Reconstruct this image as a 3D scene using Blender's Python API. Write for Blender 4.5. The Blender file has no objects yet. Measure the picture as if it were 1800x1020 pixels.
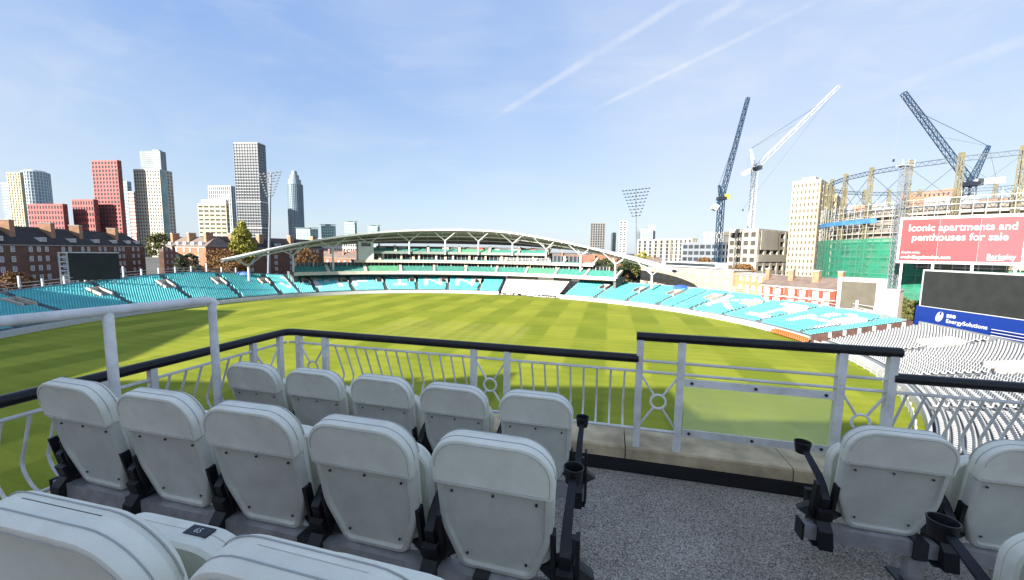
import bpy, bmesh, math, random
import numpy as np
from mathutils import Vector, Matrix
random.seed(7); rng = np.random.default_rng(7)
S = bpy.context.scene
COL = S.collection
PI = math.pi

# ------------------------------------------------------------------ camera
F, PITCH, ROLL, HC = 680.0, math.atan(.1), math.radians(.8), 17.0
cf = Vector((0, math.cos(PITCH), -math.sin(PITCH)))
cu0 = Vector((1, 0, 0)).cross(cf)
cr = Vector((1, 0, 0)) * math.cos(ROLL) + cu0 * math.sin(ROLL)
cu = cr.cross(cf)
cd = bpy.data.cameras.new('camera'); cam = bpy.data.objects.new('camera', cd); COL.objects.link(cam)
cd.sensor_width = 36; cd.sensor_fit = 'HORIZONTAL'; cd.lens = F / 1800 * 36
cd.clip_start = .05; cd.clip_end = 20000
M = Matrix((cr, cu, -cf)).transposed().to_4x4(); M.translation = (0, 0, HC); cam.matrix_world = M
S.camera = cam

def ray(px, py): return cf + cr * ((px - 900) / F) - cu * ((py - 510) / F)
def at(px, py, Y):                      # point of the place seen at a picture position, Y metres ahead
    d = ray(px, py); return Vector((0, 0, HC)) + d * (Y / d.y)
def zat(px, py, Y): return at(px, py, Y).z
def proj(p):
    v = Vector(p) - Vector((0, 0, HC)); z = v.dot(cf)
    return 900 + F * v.dot(cr) / z, 510 - F * v.dot(cu) / z

# ------------------------------------------------------------------ world and sun
SUN_EL, SUN_H = math.radians(19), Vector((-.70, -.714))      # towards the sun
W = bpy.data.worlds.new('World'); S.world = W; W.use_nodes = True
nt = W.node_tree; N = nt.nodes; L = nt.links; N.clear()
wo = N.new('ShaderNodeOutputWorld'); bg = N.new('ShaderNodeBackground'); sky = N.new('ShaderNodeTexSky')
sky.sky_type = 'NISHITA'; sky.sun_disc = False; sky.sun_elevation = SUN_EL
sky.sun_rotation = math.atan2(SUN_H.x, SUN_H.y)
sky.air_density = 1.0; sky.dust_density = .8; sky.ozone_density = 1.4; sky.altitude = 20
tc = N.new('ShaderNodeTexCoord')
def wmath(op, a, b=None, c=None, clamp=False):
    n = N.new('ShaderNodeMath'); n.operation = op; n.use_clamp = clamp
    for i, v in enumerate((a, b, c)):
        if v is None: continue
        if isinstance(v, (int, float)): n.inputs[i].default_value = v
        else: L.new(v, n.inputs[i])
    return n.outputs[0]
def wdot(v):
    n = N.new('ShaderNodeVectorMath'); n.operation = 'DOT_PRODUCT'; L.new(tc.outputs['Generated'], n.inputs[0]); n.inputs[1].default_value = v
    return n.outputs['Value']
def wnoise(scale, detail, rough, loc=(0,0,0), sc=(1,1,1), dist=0.):
    mp = N.new('ShaderNodeMapping'); mp.inputs['Scale'].default_value = sc; mp.inputs['Location'].default_value = loc
    mp.inputs['Rotation'].default_value = (0.2, .5, .6)
    L.new(tc.outputs['Generated'], mp.inputs['Vector'])
    n = N.new('ShaderNodeTexNoise'); n.inputs['Scale'].default_value = scale; n.inputs['Detail'].default_value = detail
    n.inputs['Roughness'].default_value = rough; n.inputs['Distortion'].default_value = dist
    L.new(mp.outputs[0], n.inputs['Vector']); return n.outputs['Fac']
def smooth(v, a, b):
    n = N.new('ShaderNodeMapRange'); n.interpolation_type = 'SMOOTHSTEP'; L.new(v, n.inputs[0])
    n.inputs[1].default_value = a; n.inputs[2].default_value = b; return n.outputs[0]
cir = wmath('MULTIPLY', smooth(wnoise(2.6, 7, .6, sc=(1, 3.5, 5), dist=.5), .38, .9), .30)
cir2 = wmath('MULTIPLY', smooth(wnoise(1.1, 3, .5, (3,1,2)), .28, .78), .55)
cloud = wmath('ADD', cir, cir2)
def contrail(p, q, w, amt, seed):
    a, b = ray(*p).normalized(), ray(*q).normalized(); n = a.cross(b).normalized(); m = (a + b).normalized(); h = a.angle(b) / 2
    dist = wmath('ABSOLUTE', wdot(n))
    core = wmath('SUBTRACT', 1, smooth(dist, w * .15, w))
    ends = smooth(wdot(m), math.cos(h * 1.25), math.cos(h * .7))
    nz = smooth(wnoise(9, 4, .6, (seed, 0, 0)), .3, .62)
    return wmath('MULTIPLY', wmath('MULTIPLY', wmath('MULTIPLY', core, ends), nz), amt)
for p, q, w, a, sd in (((880,200),(1210,-5),.011,.30,1.), ((1060,185),(1440,0),.007,.32,2.), ((1215,52),(1305,2),.012,.25,3.),
                       ((1480,190),(1800,70),.014,.24,4.)):
    cloud = wmath('ADD', cloud, contrail(p, q, w, a, sd))
sepx = N.new('ShaderNodeSeparateXYZ'); L.new(tc.outputs['Generated'], sepx.inputs[0])
low = wmath('SUBTRACT', 1, smooth(sepx.outputs[2], 0.0, .45))
cloud = wmath('MULTIPLY', cloud, 1.0, clamp=True)
hc = N.new('ShaderNodeMix'); hc.data_type = 'RGBA'; L.new(low, hc.inputs[0]); hc.inputs[6].default_value = (1.65, 2.75, 5.2, 1); hc.inputs[7].default_value = (3.3, 4.15, 5.2, 1)
mh = N.new('ShaderNodeMix'); mh.data_type = 'RGBA'; mh.inputs[0].default_value = .68
L.new(sky.outputs[0], mh.inputs[6]); L.new(hc.outputs[2], mh.inputs[7])
mx = N.new('ShaderNodeMix'); mx.data_type = 'RGBA'
L.new(cloud, mx.inputs[0]); L.new(mh.outputs[2], mx.inputs[6]); mx.inputs[7].default_value = (4.3, 4.6, 5.0, 1)
L.new(mx.outputs[2], bg.inputs[0]); bg.inputs[1].default_value = .069; L.new(bg.outputs[0], wo.inputs[0])
sd = bpy.data.lights.new('sun', 'SUN'); sd.energy = 5.0; sd.angle = math.radians(.5); sd.color = (1, .93, .82)
sun = bpy.data.objects.new('sun', sd); COL.objects.link(sun)
tos = Vector((SUN_H.x * math.cos(SUN_EL), SUN_H.y * math.cos(SUN_EL), math.sin(SUN_EL)))
sun.rotation_euler = (-tos).to_track_quat('-Z', 'Y').to_euler(); sun.location = (0, 0, 60)
VS = S.view_settings; VS.view_transform = 'Standard'; VS.look = 'None'; VS.gamma = 1; VS.use_curve_mapping = False; VS.exposure = 1.5

# ------------------------------------------------------------------ materials
MATS = {}
def mat(name, col, rough=.6, var=.12, scale=4., metal=0., bump=0., bscale=60., spec=.4, dirt=0.):
    if name in MATS: return MATS[name]
    m = bpy.data.materials.new(name); m.use_nodes = True; MATS[name] = m
    t = m.node_tree; b = t.nodes['Principled BSDF']; b.inputs['Roughness'].default_value = rough
    b.inputs['Metallic'].default_value = metal; b.inputs['Specular IOR Level'].default_value = spec
    co = t.nodes.new('ShaderNodeTexCoord')
    nz = t.nodes.new('ShaderNodeTexNoise'); nz.inputs['Scale'].default_value = scale; nz.inputs['Detail'].default_value = 6
    t.links.new(co.outputs['Object'], nz.inputs['Vector'])
    rp = t.nodes.new('ShaderNodeValToRGB'); rp.color_ramp.elements[0].position = .3; rp.color_ramp.elements[1].position = .7
    rp.color_ramp.elements[0].color = tuple(c * (1 - var) for c in col) + (1,)
    rp.color_ramp.elements[1].color = tuple(min(1, c * (1 + var)) for c in col) + (1,)
    t.links.new(nz.outputs['Fac'], rp.inputs[0]); t.links.new(rp.outputs[0], b.inputs['Base Color'])
    if bump:
        n2 = t.nodes.new('ShaderNodeTexNoise'); n2.inputs['Scale'].default_value = bscale; n2.inputs['Detail'].default_value = 3
        t.links.new(co.outputs['Object'], n2.inputs['Vector'])
        bp = t.nodes.new('ShaderNodeBump'); bp.inputs['Strength'].default_value = bump; bp.inputs['Distance'].default_value = .01
        t.links.new(n2.outputs['Fac'], bp.inputs['Height']); t.links.new(bp.outputs[0], b.inputs['Normal'])
    return m
white = mat('white_paint', (.52,.53,.54), .4, .05, 3)
rail_white = mat('rail_white_paint', (.80,.81,.80), .35, .06, 6)
cream = mat('cream_concrete', (.52,.48,.40), .8, .1, .6)
black_rail = mat('black_handrail', (.012,.012,.016), .35, .3, 8, bump=.2, bscale=25)
black_pl = mat('black_plastic', (.008,.009,.012), .45, .2, 20)
vinyl = mat('grey_white_vinyl', (.80,.80,.69), .5, .05, 12, bump=.25, bscale=420)
shell_m = mat('grey_shell_plastic', (.60,.61,.54), .42, .05, 9, bump=.12, bscale=300)
seam_m = mat('seam_thread', (.38,.40,.40), .8, .1, 30)
galv = mat('galvanised_steel', (.46,.46,.47), .38, .25, 14, metal=.55)
dark_clamp = mat('dark_clamp_steel', (.05,.055,.06), .4, .2, 20, metal=.5)
turq = mat('turquoise_plastic', (.11,.50,.52), .45, .12, .35)
lettm = mat('white_lettering_plastic', (.60,.61,.61), .45, .06, 1); wseat_m = mat('white_seat_plastic', (.33,.335,.335), .45, .10, 1)
greens = mat('green_seat_plastic', (.06,.27,.22), .5, .15, .6)
greens2 = mat('bright_green_seat_plastic', (.10,.36,.20), .5, .15, .6)
conc = mat('pale_concrete', (.40,.39,.36), .85, .12, .4)
dconc = mat('dark_concrete', (.12,.12,.12), .9, .2, .5)
stepm = mat('terrace_step_concrete', (.22,.24,.26), .9, .2, .4)
steelw = mat('white_steel', (.62,.63,.62), .4, .06, 1)
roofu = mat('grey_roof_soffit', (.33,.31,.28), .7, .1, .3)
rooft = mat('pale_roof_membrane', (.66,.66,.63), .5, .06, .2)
glassd = mat('dark_glass', (.035,.045,.055), .12, .3, .15, spec=.8)
glassb = mat('blue_glass', (.16,.24,.30), .12, .25, .08, spec=.8)
glassg = mat('green_glass', (.14,.27,.27), .15, .25, .08, spec=.8)
screen_m = mat('dark_led_screen', (.022,.024,.024), .55, .2, .6)
screen_b = mat('brown_led_screen', (.085,.075,.055), .6, .15, .6)
brickd = mat('brown_and_shaded_brick', (.135,.075,.055), .9, .25, .5)  # on the mansion flats, shade of the unlit faces is put into this colour
bricko = mat('orange_and_sunlit_brick', (.28,.13,.08), .9, .2, .5)  # on the mansion flats, sunlight on the lit face is put into this colour
brickr = mat('red_brick', (.30,.075,.045), .9, .2, .5)
bricky = mat('yellow_stock_brick', (.34,.25,.13), .9, .2, .35)
bricky2 = mat('pale_cream_brick', (.40,.33,.22), .9, .12, .35)
slate = mat('dark_roof_tile', (.028,.028,.030), .9, .3, .4)
tileb = mat('brown_roof_tile', (.17,.13,.11), .9, .25, .6)
tiler = mat('red_roof_tile', (.33,.12,.08), .9, .25, .6)
winw = mat('white_window_frame', (.66,.67,.68), .5, .05, 2)
redc = mat('red_cladding', (.25,.058,.055), .6, .15, .05)
redl = mat('pale_red_cladding', (.36,.14,.12), .6, .15, .05)
crm = mat('cream_cladding', (.42,.39,.32), .6, .06, .05)
yelc = mat('yellow_cream_cladding', (.44,.38,.24), .6, .1, .05)
greyc = mat('grey_cladding', (.20,.22,.25), .5, .12, .05)
palec = mat('pale_grey_cladding', (.38,.40,.42), .5, .1, .05)
stonec = mat('tower_limestone', (.42,.345,.24), .8, .1, .1)
salm = mat('salmon_brick', (.38,.21,.14), .85, .12, .1)
blue_steel = mat('blue_crane_paint', (.018,.045,.085), .45, .15, .5)
white_steel = mat('white_crane_paint', (.40,.42,.45), .45, .08, .5)
dk_steel = mat('dark_crane_paint', (.02,.025,.04), .45, .2, .5)
yellow_p = mat('yellow_paint', (.70,.48,.03), .5, .1, 1)
gas_col = mat('weathered_gasholder_iron', (.20,.18,.11), .8, .25, .5)
gas_gird = mat('blue_grey_girder', (.04,.065,.10), .6, .2, .5)
scaf = mat('scaffold_tube', (.50,.52,.50), .45, .15, 1, metal=.3)
bluen = mat('blue_sheeting', (.06,.20,.42), .7, .25, .4)
redboard = mat('pink_red_board', (.24,.04,.052), .6, .06, .15)
blueboard = mat('royal_blue_board', (.006,.028,.20), .45, .06, .3)
lead = mat('brown_stair_wall', (.10,.055,.045), .8, .3, 1.)
orange = mat('orange_seat_plastic', (.75,.13,.03), .5, .1, 1)
trunk_m = mat('bark', (.09,.065,.045), .95, .3, 3)
def leafmat(name, a, b):
    m = mat(name, a, .75, .0, 1); t = m.node_tree; rp = [n for n in t.nodes if n.type == 'VALTORGB'][0]
    rp.color_ramp.elements[0].color = a + (1,); rp.color_ramp.elements[1].color = b + (1,)
    [n for n in t.nodes if n.type == 'TEX_NOISE'][0].inputs['Scale'].default_value = .9
    return m
leaf_y = leafmat('yellow_green_leaves', (.17,.18,.03), (.36,.33,.06))
leaf_o = leafmat('autumn_leaves', (.11,.065,.025), (.24,.12,.04))
leaf_g = leafmat('dark_green_leaves', (.025,.04,.015), (.06,.085,.025))
leaf_m = leafmat('mid_green_leaves', (.06,.08,.02), (.15,.14,.04))

def wear(m, amt, sc):
    t = m.node_tree; b = t.nodes['Principled BSDF']; src = b.inputs['Base Color'].links[0].from_socket
    oi = t.nodes.new('ShaderNodeObjectInfo'); co = t.nodes.new('ShaderNodeTexCoord'); nz = t.nodes.new('ShaderNodeTexNoise'); nz.noise_dimensions = '4D'
    nz.inputs['Scale'].default_value = sc; nz.inputs['Detail'].default_value = 9; nz.inputs['Roughness'].default_value = .68; t.links.new(co.outputs['Object'], nz.inputs['Vector'])
    ml = t.nodes.new('ShaderNodeMath'); ml.operation = 'MULTIPLY'; ml.inputs[1].default_value = 40; t.links.new(oi.outputs['Random'], ml.inputs[0]); t.links.new(ml.outputs[0], nz.inputs['W'])
    rp = t.nodes.new('ShaderNodeValToRGB'); rp.color_ramp.elements[0].position = .34; rp.color_ramp.elements[0].color = (1-amt*1.6, 1-amt*1.75, 1-amt*1.9, 1); rp.color_ramp.elements[1].position = .58; rp.color_ramp.elements[1].color = (1,1,1,1)
    t.links.new(nz.outputs['Fac'], rp.inputs[0])
    hv = t.nodes.new('ShaderNodeMapRange'); hv.inputs[3].default_value = 1 - amt*.7; hv.inputs[4].default_value = 1.03; t.links.new(oi.outputs['Random'], hv.inputs[0])
    m1 = t.nodes.new('ShaderNodeMix'); m1.data_type = 'RGBA'; m1.blend_type = 'MULTIPLY'; m1.inputs[0].default_value = 1; t.links.new(src, m1.inputs[6]); t.links.new(rp.outputs[0], m1.inputs[7])
    m2 = t.nodes.new('ShaderNodeVectorMath'); m2.operation = 'SCALE'; t.links.new(m1.outputs[2], m2.inputs[0]); t.links.new(hv.outputs[0], m2.inputs[3]); t.links.new(m2.outputs[0], b.inputs['Base Color'])
wear(vinyl, .07, 5.); wear(shell_m, .09, 6.); wear(rail_white, .16, 7.); wear(black_rail, .3, 9.)
def nodemat(name):
    m = bpy.data.materials.new(name); m.use_nodes = True; return m, m.node_tree, m.node_tree.nodes['Principled BSDF']
def tn(t, typ, **kw):
    n = t.nodes.new(typ)
    for k, v in kw.items(): setattr(n, k, v)
    return n
# mown grass: stripes along and across the pitch
UX, UY, VX, VY = .970, -.242, .242, .970
def grass_mat():
    m, t, b = nodemat('mown_outfield_grass'); b.inputs['Roughness'].default_value = .85; b.inputs['Specular IOR Level'].default_value = .15
    g = tn(t, 'ShaderNodeNewGeometry')
    def dot(v):
        n = tn(t, 'ShaderNodeVectorMath', operation='DOT_PRODUCT'); t.links.new(g.outputs['Position'], n.inputs[0]); n.inputs[1].default_value = v; return n.outputs['Value']
    def mth(op, a, c=None):
        n = tn(t, 'ShaderNodeMath', operation=op)
        for i, v in enumerate((a, c)):
            if v is None: continue
            if isinstance(v, (int, float)): n.inputs[i].default_value = v
            else: t.links.new(v, n.inputs[i])
        return n.outputs[0]
    def noise(sc, det, vec=None):
        n = tn(t, 'ShaderNodeTexNoise'); n.inputs['Scale'].default_value = sc; n.inputs['Detail'].default_value = det
        t.links.new(vec or g.outputs['Position'], n.inputs['Vector']); return n.outputs['Fac']
    wob = mth('MULTIPLY', mth('SUBTRACT', noise(.25, 3), .5), .9)
    def stripe(v, w):
        s = mth('SINE', mth('MULTIPLY', mth('ADD', dot(v), wob), PI / w))
        n = tn(t, 'ShaderNodeMapRange', interpolation_type='SMOOTHSTEP'); t.links.new(s, n.inputs[0]); n.inputs[1].default_value = -.22; n.inputs[2].default_value = .22
        return n.outputs[0]
    a = stripe((UX, UY, 0), 6.2); c = stripe((VX, VY, 0), 11.); fine = stripe((VX, VY, 0), 1.3)
    xr = mth('ABSOLUTE', mth('SUBTRACT', a, c))
    f = mth('ADD', mth('MULTIPLY', xr, .15), mth('MULTIPLY', a, .28))
    f = mth('ADD', f, mth('MULTIPLY', fine, .10))
    f = mth('ADD', f, mth('MULTIPLY', mth('SUBTRACT', noise(.12, 6), .5), .75))
    f = mth('ADD', f, mth('MULTIPLY', mth('SUBTRACT', noise(3., 5), .5), .5))
    rp = tn(t, 'ShaderNodeValToRGB'); t.links.new(f, rp.inputs[0])
    e = rp.color_ramp.elements; e[0].position = 0; e[0].color = (.165,.205,.012, 1); e[1].position = 1; e[1].color = (.370,.380,.040, 1)
    def band(v, c, h):
        n = tn(t, 'ShaderNodeMapRange', interpolation_type='SMOOTHSTEP'); t.links.new(mth('ABSOLUTE', mth('SUBTRACT', dot(v), c)), n.inputs[0])
        n.inputs[1].default_value = h + .5; n.inputs[2].default_value = h - .5; return n.outputs[0]
    c0 = (-13*UX + 80*UY, -13*VX + 80*VY)
    strip = stripe((UX, UY, 0), 1.5)
    sq = mth('MULTIPLY', mth('MULTIPLY', band((UX, UY, 0), c0[0], 16), band((VX, VY, 0), c0[1], 11)), mth('ADD', .10, mth('MULTIPLY', strip, .16)))
    mq = tn(t, 'ShaderNodeMix', data_type='RGBA'); t.links.new(sq, mq.inputs[0]); t.links.new(rp.outputs[0], mq.inputs[6]); mq.inputs[7].default_value = (.36,.34,.10, 1)
    t.links.new(mq.outputs[2], b.inputs['Base Color'])
    bp = tn(t, 'ShaderNodeBump'); bp.inputs['Strength'].default_value = .5; bp.inputs['Distance'].default_value = .03
    t.links.new(noise(9., 4), bp.inputs['Height']); t.links.new(bp.outputs[0], b.inputs['Normal'])
    return m
grass = grass_mat()
def carpet_mat():
    m, t, b = nodemat('speckled_grey_carpet'); b.inputs['Roughness'].default_value = .95; b.inputs['Specular IOR Level'].default_value = .1
    co = tn(t, 'ShaderNodeNewGeometry')
    n1 = tn(t, 'ShaderNodeTexNoise'); n1.inputs['Scale'].default_value = 112; n1.inputs['Detail'].default_value = 3; n1.inputs['Roughness'].default_value = .8
    n2 = tn(t, 'ShaderNodeTexNoise'); n2.inputs['Scale'].default_value = 2.2; n2.inputs['Detail'].default_value = 4
    for n in (n1, n2): t.links.new(co.outputs['Position'], n.inputs['Vector'])
    rp = tn(t, 'ShaderNodeValToRGB'); e = rp.color_ramp.elements
    e[0].position = .38; e[0].color = (.105,.092,.076, 1); e[1].position = .64; e[1].color = (.64,.575,.485, 1)
    t.links.new(n1.outputs['Fac'], rp.inputs[0])
    mxx = tn(t, 'ShaderNodeMix', data_type='RGBA', blend_type='MULTIPLY'); mxx.inputs[0].default_value = .5
    r2 = tn(t, 'ShaderNodeValToRGB'); r2.color_ramp.elements[0].color = (.55,.52,.50,1); r2.color_ramp.elements[1].color = (1.,1.,1.,1)
    r2.color_ramp.elements[0].position = .3; r2.color_ramp.elements[1].position = .65
    t.links.new(n2.outputs['Fac'], r2.inputs[0]); t.links.new(rp.outputs[0], mxx.inputs[6]); t.links.new(r2.outputs[0], mxx.inputs[7])
    t.links.new(mxx.outputs[2], b.inputs['Base Color'])
    bp = tn(t, 'ShaderNodeBump'); bp.inputs['Strength'].default_value = .8; bp.inputs['Distance'].default_value = .006
    t.links.new(n1.outputs['Fac'], bp.inputs['Height']); t.links.new(bp.outputs[0], b.inputs['Normal'])
    return m
carpet = carpet_mat()
coping = mat('weathered_coping_stone', (.50,.40,.25), .9, .35, 5., bump=.4, bscale=45)
skirt = mat('black_skirting', (.012,.013,.016), .6, .3, 6)
def glass_panel_mat():
    m, t, b = nodemat('hazy_panel_glass'); t.nodes.remove(b); out = t.nodes['Material Output']
    rf = tn(t, 'ShaderNodeBsdfRefraction'); rf.inputs['IOR'].default_value = 1.02; rf.inputs['Roughness'].default_value = .22; rf.inputs['Color'].default_value = (.93,.96,.93,1)
    df = tn(t, 'ShaderNodeBsdfTranslucent'); df.inputs['Color'].default_value = (.85,.90,.55,1)
    nz = tn(t, 'ShaderNodeTexNoise'); nz.inputs['Scale'].default_value = 6; nz.inputs['Detail'].default_value = 5
    mr = tn(t, 'ShaderNodeMapRange'); mr.inputs[3].default_value = .14; mr.inputs[4].default_value = .36; t.links.new(nz.outputs['Fac'], mr.inputs[0])
    mxs = tn(t, 'ShaderNodeMixShader'); t.links.new(mr.outputs[0], mxs.inputs[0]); t.links.new(rf.outputs[0], mxs.inputs[1]); t.links.new(df.outputs[0], mxs.inputs[2])
    t.links.new(mxs.outputs[0], out.inputs[0]); return m
panel_glass = glass_panel_mat()
def net_mat():
    m, t, b = nodemat('green_debris_netting'); out = t.nodes['Material Output']
    b.inputs['Base Color'].default_value = (.015,.22,.13,1); b.inputs['Roughness'].default_value = .8
    nz = tn(t, 'ShaderNodeTexNoise'); nz.inputs['Scale'].default_value = .35; nz.inputs['Detail'].default_value = 5
    g = tn(t, 'ShaderNodeNewGeometry'); t.links.new(g.outputs['Position'], nz.inputs['Vector'])
    mr = tn(t, 'ShaderNodeMapRange'); mr.inputs[1].default_value = .3; mr.inputs[2].default_value = .7; mr.inputs[3].default_value = .15; mr.inputs[4].default_value = .5
    t.links.new(nz.outputs['Fac'], mr.inputs[0])
    tr = tn(t, 'ShaderNodeBsdfTransparent'); mxs = tn(t, 'ShaderNodeMixShader')
    t.links.new(mr.outputs[0], mxs.inputs[0]); t.links.new(b.outputs[0], mxs.inputs[1]); t.links.new(tr.outputs[0], mxs.inputs[2])
    t.links.new(mxs.outputs[0], out.inputs[0]); return m
netm = net_mat()

# ------------------------------------------------------------------ mesh helpers
def wmat(o):
    m = o.matrix_basis.copy()
    if o.parent: m = wmat(o.parent) @ o.matrix_parent_inverse @ m
    return m
class MB:
    def __init__(s): s.v = []; s.f = []
    def add(s, vs, fs):
        n = len(s.v); s.v += [tuple(v) for v in vs]; s.f += [tuple(i + n for i in f) for f in fs]; return s
    def hexa(s, p): return s.add(p, [(0,3,2,1),(4,5,6,7),(0,1,5,4),(1,2,6,5),(2,3,7,6),(3,0,4,7)])
    def box(s, x0, x1, y0, y1, z0, z1, T=None):
        p = [(x0,y0,z0),(x1,y0,z0),(x1,y1,z0),(x0,y1,z0),(x0,y0,z1),(x1,y0,z1),(x1,y1,z1),(x0,y1,z1)]
        if T: p = [T(*q) for q in p]
        return s.hexa(p)
    def bar(s, a, b, w, h=None, up=(0,0,1)):
        a, b = Vector(a), Vector(b); d = (b - a)
        if d.length < 1e-6: return s
        d.normalize(); up = Vector(up)
        if abs(d.dot(up)) > .98: up = Vector((0, 1, 0))
        x = d.cross(up).normalized() * (w / 2); y = x.cross(d).normalized() * ((h or w) / 2)
        return s.hexa([a-x-y, a+x-y, a+x+y, a-x+y, b-x-y, b+x-y, b+x+y, b-x+y])
    def tube(s, pts, r, n=10, cap=True, closed=False):
        pts = [Vector(p) for p in pts]; m = len(pts); base = len(s.v); up = None
        for i, p in enumerate(pts):
            if closed: d = pts[(i+1) % m] - pts[i-1]
            else: d = pts[min(i+1, m-1)] - pts[max(i-1, 0)]
            d.normalize()
            if up is None: up = Vector((0,0,1)) if abs(d.z) < .9 else Vector((1,0,0))
            x = d.cross(up).normalized(); y = x.cross(d).normalized(); up = y
            rr = r[i] if isinstance(r, (list, tuple)) else r
            s.v += [tuple(p + x * rr * math.cos(2*PI*k/n) + y * rr * math.sin(2*PI*k/n)) for k in range(n)]
        for i in range(m if closed else m - 1):
            j = (i + 1) % m
            for k in range(n):
                k2 = (k + 1) % n; s.f.append((base+i*n+k, base+i*n+k2, base+j*n+k2, base+j*n+k))
        if cap and not closed:
            s.f.append(tuple(base + k for k in reversed(range(n)))); s.f.append(tuple(base + (m-1)*n + k for k in range(n)))
        return s
    def loops(s, ls, cap0=True, cap1=True):
        n = len(ls[0]); base = len(s.v)
        for l in ls: s.v += [tuple(p) for p in l]
        for i in range(len(ls) - 1):
            for k in range(n):
                k2 = (k+1) % n; s.f.append((base+i*n+k, base+i*n+k2, base+(i+1)*n+k2, base+(i+1)*n+k))
        if cap0: s.f.append(tuple(base + k for k in reversed(range(n))))
        if cap1: s.f.append(tuple(base + (len(ls)-1)*n + k for k in range(n)))
        return s
    def sweep(s, rows, closed=False):          # grid of points
        n = len(rows[0]); base = len(s.v)
        for r_ in rows: s.v += [tuple(p) for p in r_]
        for i in range(len(rows) - 1):
            for k in range(n - 1): s.f.append((base+i*n+k, base+i*n+k+1, base+(i+1)*n+k+1, base+(i+1)*n+k))
        return s
    def mesh(s, name, m, smooth=False, fix=True):
        me = bpy.data.meshes.new(name); me.from_pydata(s.v, [], s.f)
        if fix:
            bm = bmesh.new(); bm.from_mesh(me); bmesh.ops.recalc_face_normals(bm, faces=bm.faces); bm.to_mesh(me); bm.free()
        for mm in (m if isinstance(m, (list, tuple)) else [m]): me.materials.append(mm)
        if smooth:
            me.polygons.foreach_set('use_smooth', [True] * len(me.polygons))
            me.set_sharp_from_angle(angle=math.radians(38))
        me.update(); return me
    def build(s, name, m, parent=None, smooth=False, local=False, fix=True):
        o = bpy.data.objects.new(name, s.mesh(name, m, smooth, fix)); COL.objects.link(o)
        if parent:
            o.parent = parent
            if not local: o.matrix_parent_inverse = wmat(parent).inverted()
        return o
def tag(o, label=None, cat=None, group=None, kind=None):
    if label: o['label'] = label
    if cat: o['category'] = cat
    if group: o['group'] = group
    if kind: o['kind'] = kind
    return o
def thing(name, loc, label, cat, group=None, rz=0.):
    o = bpy.data.objects.new(name, None); COL.objects.link(o); o.location = loc; o.rotation_euler = (0, 0, rz); o.empty_display_size = .3
    return tag(o, label, cat, group)
def copy_tree(o, parent=None):
    c = o.copy(); COL.objects.link(c)
    if parent: c.parent = parent
    for ch in o.children: copy_tree(ch, c)
    return c
def offset_poly(P, d):
    n = len(P); out = []
    for i in range(n):
        a, b, c = Vector(P[i-1]), Vector(P[i]), Vector(P[(i+1) % n])
        e1 = (b - a).normalized(); e2 = (c - b).normalized(); nn = Vector((-(e1.y + e2.y), e1.x + e2.x)).normalized()
        k = max(.5, nn.dot(Vector((-e1.y, e1.x)))); out.append(b + nn * (d / k))
    return out
def rounded(corners, seg=6):            # [(x, y, r)] counter-clockwise
    out = []; n = len(corners)
    for i in range(n):
        p = Vector(corners[i][:2]); r = corners[i][2]; a = Vector(corners[i-1][:2]); c = Vector(corners[(i+1) % n][:2])
        d1 = (a - p).normalized(); d2 = (c - p).normalized(); ang = d1.angle(d2); t = r / math.tan(ang / 2)
        q1 = p + d1 * t; q2 = p + d2 * t; ce = p + (d1 + d2).normalized() * (r / math.sin(ang / 2))
        a1 = math.atan2(q1.y - ce.y, q1.x - ce.x); a2 = math.atan2(q2.y - ce.y, q2.x - ce.x); da = (a2 - a1 + PI) % (2*PI) - PI
        for k in range(seg + 1): out.append(Vector((ce.x + r * math.cos(a1 + da*k/seg), ce.y + r * math.sin(a1 + da*k/seg))))
    return out
def text_mesh(txt, size, m, name, origin, xdir, updir, parent, align='LEFT', bold=0., depth=.02, shear=0.):
    c = bpy.data.curves.new('txt', 'FONT'); c.body = txt; c.size = size; c.align_x = align; c.extrude = depth; c.offset = bold; c.resolution_u = 3; c.shear = shear
    o = bpy.data.objects.new('txt', c); COL.objects.link(o)
    bpy.context.view_layer.update(); dg = bpy.context.evaluated_depsgraph_get()
    me = bpy.data.meshes.new_from_object(o.evaluated_get(dg)); bpy.data.objects.remove(o)
    x = Vector(xdir).normalized(); y = Vector(updir).normalized(); z = x.cross(y)
    me.transform(Matrix((x, y, z)).transposed().to_4x4()); me.transform(Matrix.Translation(origin)); me.materials.clear(); me.materials.append(m)
    t = bpy.data.objects.new(name, me); COL.objects.link(t); t.parent = parent; t.matrix_parent_inverse = wmat(parent).inverted(); return t

# ------------------------------------------------------------------ ground, outfield, ring geometry
CX, CY = -15., 74.
CO = [73.013, -4.662, 6.962, 1.989, -.88, 2.078, .127]
def rad(t): return CO[0] + sum(CO[2*k-1]*math.cos(k*t) + CO[2*k]*math.sin(k*t) for k in (1,2,3))
def ring(t, off, z=0.):
    R = rad(t) + off; return Vector((CX + R*math.cos(t), CY + R*math.sin(t), z))
def theta_at(px, off, z=2.):            # ring angle that is seen at a picture column
    best = min((abs(proj(ring(math.radians(d/4), off, z))[0] - px), d) for d in range(-130, 760) if ring(math.radians(d/4), off).y > 12)
    return math.radians(best[1] / 4)
g = MB().add([(-9000,-9000,-.02),(9000,-9000,-.02),(9000,9000,-.02),(-9000,9000,-.02)], [(0,1,2,3)])
tag(g.build('ground', mat('city_ground', (.10,.10,.09), .95, .3, .02)), kind='structure')
m = MB(); n = 180
m.add([ring(2*PI*k/n, 1.0, .0) for k in range(n)], [tuple(range(n))])
tag(m.build('outfield', grass), kind='structure')

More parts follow.
